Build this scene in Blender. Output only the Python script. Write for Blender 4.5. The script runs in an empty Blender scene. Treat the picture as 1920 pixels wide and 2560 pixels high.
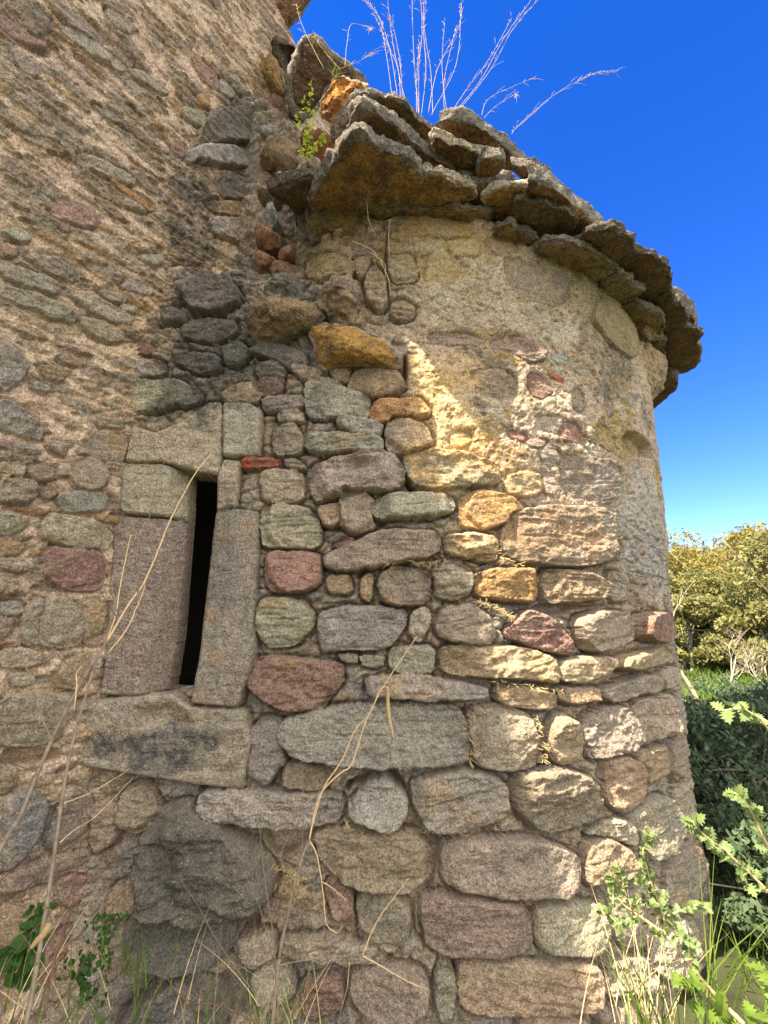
import bpy, bmesh, math, random
import numpy as np
from mathutils import Vector, Matrix, noise as mn
random.seed(7); rng = np.random.default_rng(11)
SC = bpy.context.scene; COL = SC.collection
rad = math.radians

# ------------------------------------------------------------------ camera, sky, sun, exposure
EYE = 1.6                       # camera height above the ground
PITCH = rad(11.7); FPX = 1100.0; PW, PH = 1659.0, 2212.0
cp, sp = math.cos(PITCH), math.sin(PITCH)
cd = bpy.data.cameras.new('camera'); cam = bpy.data.objects.new('camera', cd); COL.objects.link(cam)
cam.location = (0, 0, EYE); cam.rotation_euler = (math.pi/2 + PITCH, 0, 0)
cd.sensor_fit = 'VERTICAL'; cd.sensor_height = 24; cd.lens = 24*FPX/PH
cd.clip_start = 0.05; cd.clip_end = 800
SC.camera = cam

SUN_AZ = rad(52); SUN_EL = rad(57)
to_sun = Vector((-math.sin(SUN_AZ)*math.cos(SUN_EL), -math.cos(SUN_AZ)*math.cos(SUN_EL), math.sin(SUN_EL)))
w = bpy.data.worlds.new('World'); SC.world = w; w.use_nodes = True
nt = w.node_tree; bg = nt.nodes['Background']
sky = nt.nodes.new('ShaderNodeTexSky'); sky.sky_type = 'NISHITA'; sky.sun_disc = False
sky.sun_elevation = SUN_EL; sky.sun_rotation = math.atan2(to_sun.x, to_sun.y)
sky.air_density = 1.0; sky.dust_density = 0.0; sky.ozone_density = 3.0; sky.altitude = 900
hs = nt.nodes.new('ShaderNodeHueSaturation'); hs.inputs['Saturation'].default_value = 1.36; hs.inputs['Value'].default_value = .72; hs.inputs['Hue'].default_value = .522
nt.links.new(sky.outputs[0], hs.inputs['Color'])
# bright thin cloud added to the unseen sky behind the camera as neutral fill
tcw = nt.nodes.new('ShaderNodeTexCoord'); dt = nt.nodes.new('ShaderNodeVectorMath'); dt.operation = 'DOT_PRODUCT'; dt.inputs[1].default_value = (.30, -.72, .62)
nw = nt.nodes.new('ShaderNodeTexNoise'); nw.inputs['Scale'].default_value = 2.5; nw.inputs['Detail'].default_value = 5
ma = nt.nodes.new('ShaderNodeMath'); ma.operation = 'MULTIPLY_ADD'; ma.inputs[1].default_value = .5
mrw = nt.nodes.new('ShaderNodeMapRange'); mrw.inputs[1].default_value = .62; mrw.inputs[2].default_value = 1.0
mxw = nt.nodes.new('ShaderNodeMixRGB'); mxw.inputs[2].default_value = (5.0, 4.8, 4.65, 1)
nt.links.new(tcw.outputs['Generated'], dt.inputs[0]); nt.links.new(tcw.outputs['Generated'], nw.inputs['Vector'])
nt.links.new(nw.outputs['Fac'], ma.inputs[0]); nt.links.new(dt.outputs['Value'], ma.inputs[2]); nt.links.new(ma.outputs[0], mrw.inputs[0])
nt.links.new(mrw.outputs[0], mxw.inputs[0]); nt.links.new(hs.outputs[0], mxw.inputs[1]); nt.links.new(mxw.outputs[0], bg.inputs[0])
bg.inputs[1].default_value = 0.15
sd = bpy.data.lights.new('sun', 'SUN'); sun = bpy.data.objects.new('sun', sd); COL.objects.link(sun)
sd.energy = 5.0; sd.angle = rad(0.35); sd.color = (1.0, 0.88, 0.70)
sun.rotation_euler = to_sun.to_track_quat('Z', 'Y').to_euler()
SC.view_settings.view_transform = 'Standard'; SC.view_settings.look = 'None'
SC.view_settings.gamma = 1.0; SC.view_settings.exposure = 1.75
SC.cycles.max_bounces = 8; SC.cycles.diffuse_bounces = 5

# ------------------------------------------------------------------ helpers
def ray(px, py):
    u = PH/2 - py
    return Vector((px - PW/2, FPX*cp - u*sp, FPX*sp + u*cp))
def tag(o, label=None, cat=None, group=None, kind=None):
    if label: o['label'] = label
    if cat: o['category'] = cat
    if group: o['group'] = group
    if kind: o['kind'] = kind
    return o
def empty(name, loc=(0,0,0), parent=None):
    o = bpy.data.objects.new(name, None); o.location = loc; o.empty_display_size = .1; COL.objects.link(o)
    if parent: o.parent = parent
    return o
def srgb(c):
    c = np.asarray(c, float)/255.0
    return np.where(c <= .04045, c/12.92, ((c+.055)/1.055)**2.4)
def mesh_obj(name, verts, faces, mat, parent=None, cols=None, smooth=True):
    """verts in world coordinates; the parent Empties' offsets are subtracted"""
    verts = np.asarray(verts, float)
    if parent is not None:
        off = Vector((0,0,0)); p = parent
        while p is not None: off += p.location; p = p.parent
        verts = verts - np.array(off)
    me = bpy.data.meshes.new(name)
    if isinstance(faces, np.ndarray):
        n = faces.shape[1]
        me.vertices.add(len(verts)); me.vertices.foreach_set('co', verts.astype(np.float32).ravel())
        me.loops.add(faces.size); me.loops.foreach_set('vertex_index', faces.astype(np.int32).ravel())
        me.polygons.add(len(faces)); me.polygons.foreach_set('loop_start', np.arange(0, faces.size, n, dtype=np.int32))
        me.update(calc_edges=True)
    else:
        me.from_pydata([tuple(v) for v in verts], [], faces); me.update()
    if smooth: me.polygons.foreach_set('use_smooth', np.ones(len(me.polygons), bool))
    if cols is not None:
        a = me.color_attributes.new('Col', 'FLOAT_COLOR', 'POINT')
        cc = np.ones((len(verts), 4), np.float32); cc[:, :3] = cols; a.data.foreach_set('color', cc.ravel())
    me.materials.append(mat); me.update()
    o = bpy.data.objects.new(name, me); COL.objects.link(o)
    if parent is not None: o.parent = parent
    return o

# numpy value noise -------------------------------------------------------
def _h(ix, iy, seed):
    n = (ix.astype(np.int64)*374761393 + iy.astype(np.int64)*668265263 + seed*1442695041) & 0xffffffff
    n = ((n ^ (n >> 13))*1274126177) & 0xffffffff
    n = ((n ^ (n >> 16))*2246822519) & 0xffffffff
    return ((n ^ (n >> 15)) & 0xffffff)/float(0xffffff)
def vnoise(x, y, seed=0):
    ix = np.floor(x); iy = np.floor(y); fx = x-ix; fy = y-iy
    fx = fx*fx*fx*(fx*(fx*6-15)+10); fy = fy*fy*fy*(fy*(fy*6-15)+10)
    a = _h(ix, iy, seed); b = _h(ix+1, iy, seed); c = _h(ix, iy+1, seed); d = _h(ix+1, iy+1, seed)
    return ((a*(1-fx)+b*fx)*(1-fy) + (c*(1-fx)+d*fx)*fy)*2-1
def fbm(x, y, seed=0, oc=4, g=.5):
    r = 0; a = 1; t = 0
    for i in range(oc):
        # rotate every octave so the lattice does not line up
        ca, sa = math.cos(.6+i*1.1), math.sin(.6+i*1.1)
        r = r + a*vnoise(x*ca - y*sa, x*sa + y*ca, seed+i*17); t += a; a *= g; x = x*2.03; y = y*2.03
    return r/t
def worley(x, y, seed=0):
    ix = np.floor(x); iy = np.floor(y)
    f1 = np.full(x.shape, 9.); f2 = np.full(x.shape, 9.); cid = np.zeros(x.shape)
    for dx in (-1, 0, 1):
        for dy in (-1, 0, 1):
            cx = ix+dx; cy = iy+dy
            px = cx + .1 + .8*_h(cx, cy, seed); py = cy + .1 + .8*_h(cx, cy, seed+5)
            d = np.hypot(px-x, py-y); idd = _h(cx, cy, seed+9)
            m = d < f1
            f2 = np.where(m, f1, np.minimum(f2, d)); cid = np.where(m, idd, cid); f1 = np.where(m, d, f1)
    return f1, f2, cid
def sstep(a, b, x):
    t = np.clip((x-a)/(b-a), 0, 1); return t*t*(3-2*t)
def mixc(c, d, m):
    return c*(1-m[..., None]) + np.asarray(d)*m[..., None]

# ------------------------------------------------------------------ materials
def nd(nt, t, **kw):
    n = nt.nodes.new(t)
    for k, v in kw.items(): setattr(n, k, v)
    return n
def stone_mat(name, fine=1.0, bump=.5, scale=1.0, spots=True):
    m = bpy.data.materials.new(name); m.use_nodes = True; nt = m.node_tree
    b = nt.nodes['Principled BSDF']; b.inputs['Roughness'].default_value = .93
    b.inputs['Specular IOR Level'].default_value = .2
    tc = nd(nt, 'ShaderNodeTexCoord'); at = nd(nt, 'ShaderNodeAttribute', attribute_name='Col')
    n1 = nd(nt, 'ShaderNodeTexNoise'); n1.inputs['Scale'].default_value = 120*scale; n1.inputs['Detail'].default_value = 6; n1.inputs['Roughness'].default_value = .7
    n2 = nd(nt, 'ShaderNodeTexNoise'); n2.inputs['Scale'].default_value = 38*scale; n2.inputs['Detail'].default_value = 5; n2.inputs['Roughness'].default_value = .65
    vo = nd(nt, 'ShaderNodeTexVoronoi'); vo.inputs['Scale'].default_value = 170*scale
    for n in (n1, n2, vo): nt.links.new(tc.outputs['Object'], n.inputs['Vector'])
    r1 = nd(nt, 'ShaderNodeMapRange'); r1.inputs[1].default_value = .36; r1.inputs[2].default_value = .62; r1.inputs[3].default_value = 1-.46*fine; r1.inputs[4].default_value = 1+.34*fine
    nt.links.new(n1.outputs['Fac'], r1.inputs[0])
    r2 = nd(nt, 'ShaderNodeMapRange'); r2.inputs[1].default_value = .32; r2.inputs[2].default_value = .68; r2.inputs[3].default_value = 1-.2*fine; r2.inputs[4].default_value = 1+.2*fine
    nt.links.new(n2.outputs['Fac'], r2.inputs[0])
    mu = nd(nt, 'ShaderNodeMath', operation='MULTIPLY'); nt.links.new(r1.outputs[0], mu.inputs[0]); nt.links.new(r2.outputs[0], mu.inputs[1])
    vm = nd(nt, 'ShaderNodeVectorMath', operation='SCALE'); nt.links.new(at.outputs['Color'], vm.inputs[0]); nt.links.new(mu.outputs[0], vm.inputs['Scale'])
    last = vm.outputs[0]
    if spots:   # tiny pale and dark lichen specks
        for sc, th, colr in ((95, .735, (.62,.6,.54,1)), (130, .715, (.05,.048,.043,1))):
            ns = nd(nt, 'ShaderNodeTexNoise'); ns.inputs['Scale'].default_value = sc; ns.inputs['Detail'].default_value = 2
            mp = nd(nt, 'ShaderNodeMapping'); mp.inputs['Location'].default_value = (sc, 3, sc*.3)
            nt.links.new(tc.outputs['Object'], mp.inputs[0]); nt.links.new(mp.outputs[0], ns.inputs['Vector'])
            rr = nd(nt, 'ShaderNodeMapRange'); rr.inputs[1].default_value = th-.06; rr.inputs[2].default_value = th; rr.inputs[4].default_value = .75
            nt.links.new(ns.outputs['Fac'], rr.inputs[0])
            mx = nd(nt, 'ShaderNodeMixRGB'); nt.links.new(rr.outputs[0], mx.inputs[0]); nt.links.new(last, mx.inputs[1]); mx.inputs[2].default_value = colr
            last = mx.outputs[0]
    nt.links.new(last, b.inputs['Base Color'])
    b1 = nd(nt, 'ShaderNodeBump'); b1.inputs['Strength'].default_value = bump; b1.inputs['Distance'].default_value = .010
    ad = nd(nt, 'ShaderNodeMath', operation='ADD'); nt.links.new(n1.outputs['Fac'], ad.inputs[0])
    vv = nd(nt, 'ShaderNodeMath', operation='MULTIPLY'); vv.inputs[1].default_value = .35; nt.links.new(vo.outputs['Distance'], vv.inputs[0])
    nt.links.new(vv.outputs[0], ad.inputs[1]); nt.links.new(ad.outputs[0], b1.inputs['Height'])
    nt.links.new(b1.outputs[0], b.inputs['Normal'])
    return m
M_WALL = stone_mat('weathered_sandstone', 1.1, 1.1)
M_DRESS = stone_mat('dressed_sandstone', 1.1, 1.2, .9)
M_SLAB = stone_mat('roof_sandstone', 1.25, 1.0, .7)
def plain(name, col, rough=.8, var=.25, scale=30, transl=0):
    m = bpy.data.materials.new(name); m.use_nodes = True; nt = m.node_tree
    b = nt.nodes['Principled BSDF']; b.inputs['Roughness'].default_value = rough; b.inputs['Specular IOR Level'].default_value = .25
    tc = nd(nt, 'ShaderNodeTexCoord'); n = nd(nt, 'ShaderNodeTexNoise'); n.inputs['Scale'].default_value = scale; n.inputs['Detail'].default_value = 4
    nt.links.new(tc.outputs['Object'], n.inputs['Vector'])
    cr = nd(nt, 'ShaderNodeValToRGB'); c = np.array(srgb(col))
    cr.color_ramp.elements[0].position = .3; cr.color_ramp.elements[1].position = .7
    cr.color_ramp.elements[0].color = (*(c*(1-var)), 1); cr.color_ramp.elements[1].color = (*np.minimum(c*(1+var), 1), 1)
    nt.links.new(n.outputs['Fac'], cr.inputs[0]); nt.links.new(cr.outputs[0], b.inputs['Base Color'])
    if transl:
        t = nd(nt, 'ShaderNodeBsdfTranslucent'); mx = nd(nt, 'ShaderNodeMixShader'); mx.inputs[0].default_value = transl
        nt.links.new(cr.outputs[0], t.inputs[0]); nt.links.new(b.outputs[0], mx.inputs[1]); nt.links.new(t.outputs[0], mx.inputs[2])
        nt.links.new(mx.outputs[0], nt.nodes['Material Output'].inputs[0])
    return m

# ------------------------------------------------------------------ wall surfaces (metres, z relative to the eye)
YF = 2.2; XC = .10; R = 1.90; YC = YF + R
PX0, PY0 = -1.146, 2.2; DX, DY = .565, .825; NX, NY = .825, -.565   # nave wall line, direction and outward normal
def zpix(px, py, y=YF):
    d = ray(px, py); return d.z/d.y*y, d.x/d.y*y
_led = [(150,900),(240,800),(300,720),(370,640),(480,608),(560,640),(660,690),(700,640),(790,600),(840,520),(870,430),(930,300)]
_lz = np.array([zpix(*p)[0] for p in _led]); _ls = np.array([zpix(*p)[1] for p in _led]) - XC
def macro(s, z):
    """offset of the apse wall face outwards from the reference surface"""
    zl = np.interp(s, _ls, _lz)
    sag = YC - YF - np.sqrt(np.maximum(R*R - np.minimum(s, 0)**2, .01)) + .16*sstep(-.25, -.8, s)
    up = sstep(0, .42, z - zl)*(s < .02)
    o = -sag*up
    o = o + .10*sstep(-.75, -1.5, z)*sstep(-.45, -.95, s)      # battered rubble foot on the left
    o = o + .05*sstep(-.9, -1.6, z)
    return o
def apse_point(s, z, d):
    th = np.maximum(s, 0)/R
    x = np.where(s < 0, XC+s, XC + (R+d)*np.sin(th)); y = np.where(s < 0, YF-d, YC - (R+d)*np.cos(th))
    return x, y
def apse_inv(px, py):
    d = ray(px, py); d = d/d.y
    def inside(t):
        x, y, z = d.x*t, t, d.z*t
        if x < XC: s = x-XC; q = YF-y
        else:
            s = R*math.atan2(x-XC, YC-y); q = math.hypot(x-XC, YC-y)-R
        return q < float(macro(np.array(s), np.array(z))), s, z
    t = 1.2; last = None
    while t < 4.6:
        i, s, z = inside(t)
        if i:
            a, b = t-.03, t
            for _ in range(12):
                m = (a+b)/2
                if inside(m)[0]: b = m
                else: a = m
            return inside(b)[1:]
        t += .03
    # beyond the silhouette: closest approach
    best = min((math.hypot(d.x*t-XC, YC-t), t) for t in np.arange(2, 4.5, .01)); t = best[1]
    return R*math.atan2(d.x*t-XC, YC-t), d.z*t
def nave_inv(px, py):
    d = ray(px, py)
    k = (PX0*NX + PY0*NY)/(d.x*NX + d.y*NY)
    x, y, z = d.x*k, d.y*k, d.z*k
    return (x-PX0)*DX + (y-PY0)*DY, z

PAL = {'G': (182,163,134), 'T': (186,156,116), 'P': (168,124,106), 'R': (170,144,118), 'O': (196,148,88), 'Y': (192,160,110),
       'D': (134,123,106), 'B': (172,161,142), 'W': (184,172,146), 'K': (190,90,56)}
PAL = {k: tuple(.74*q + .26*(sum(v)/3-6) for q in v) for k, v in PAL.items()}
ORG = {1:(0,0),2:(640,0),3:(1280,0),4:(0,640),5:(640,640),6:(1280,640),7:(0,1280),8:(640,1280),9:(1280,1280),10:(0,1920),11:(640,1920),12:(1280,1920)}
def to_px(c, x, y):
    if c == 0: return x, y
    ox, oy = ORG[c]; return (ox + x/2.592)*.8641, (oy + y/2.592)*.8641
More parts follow.
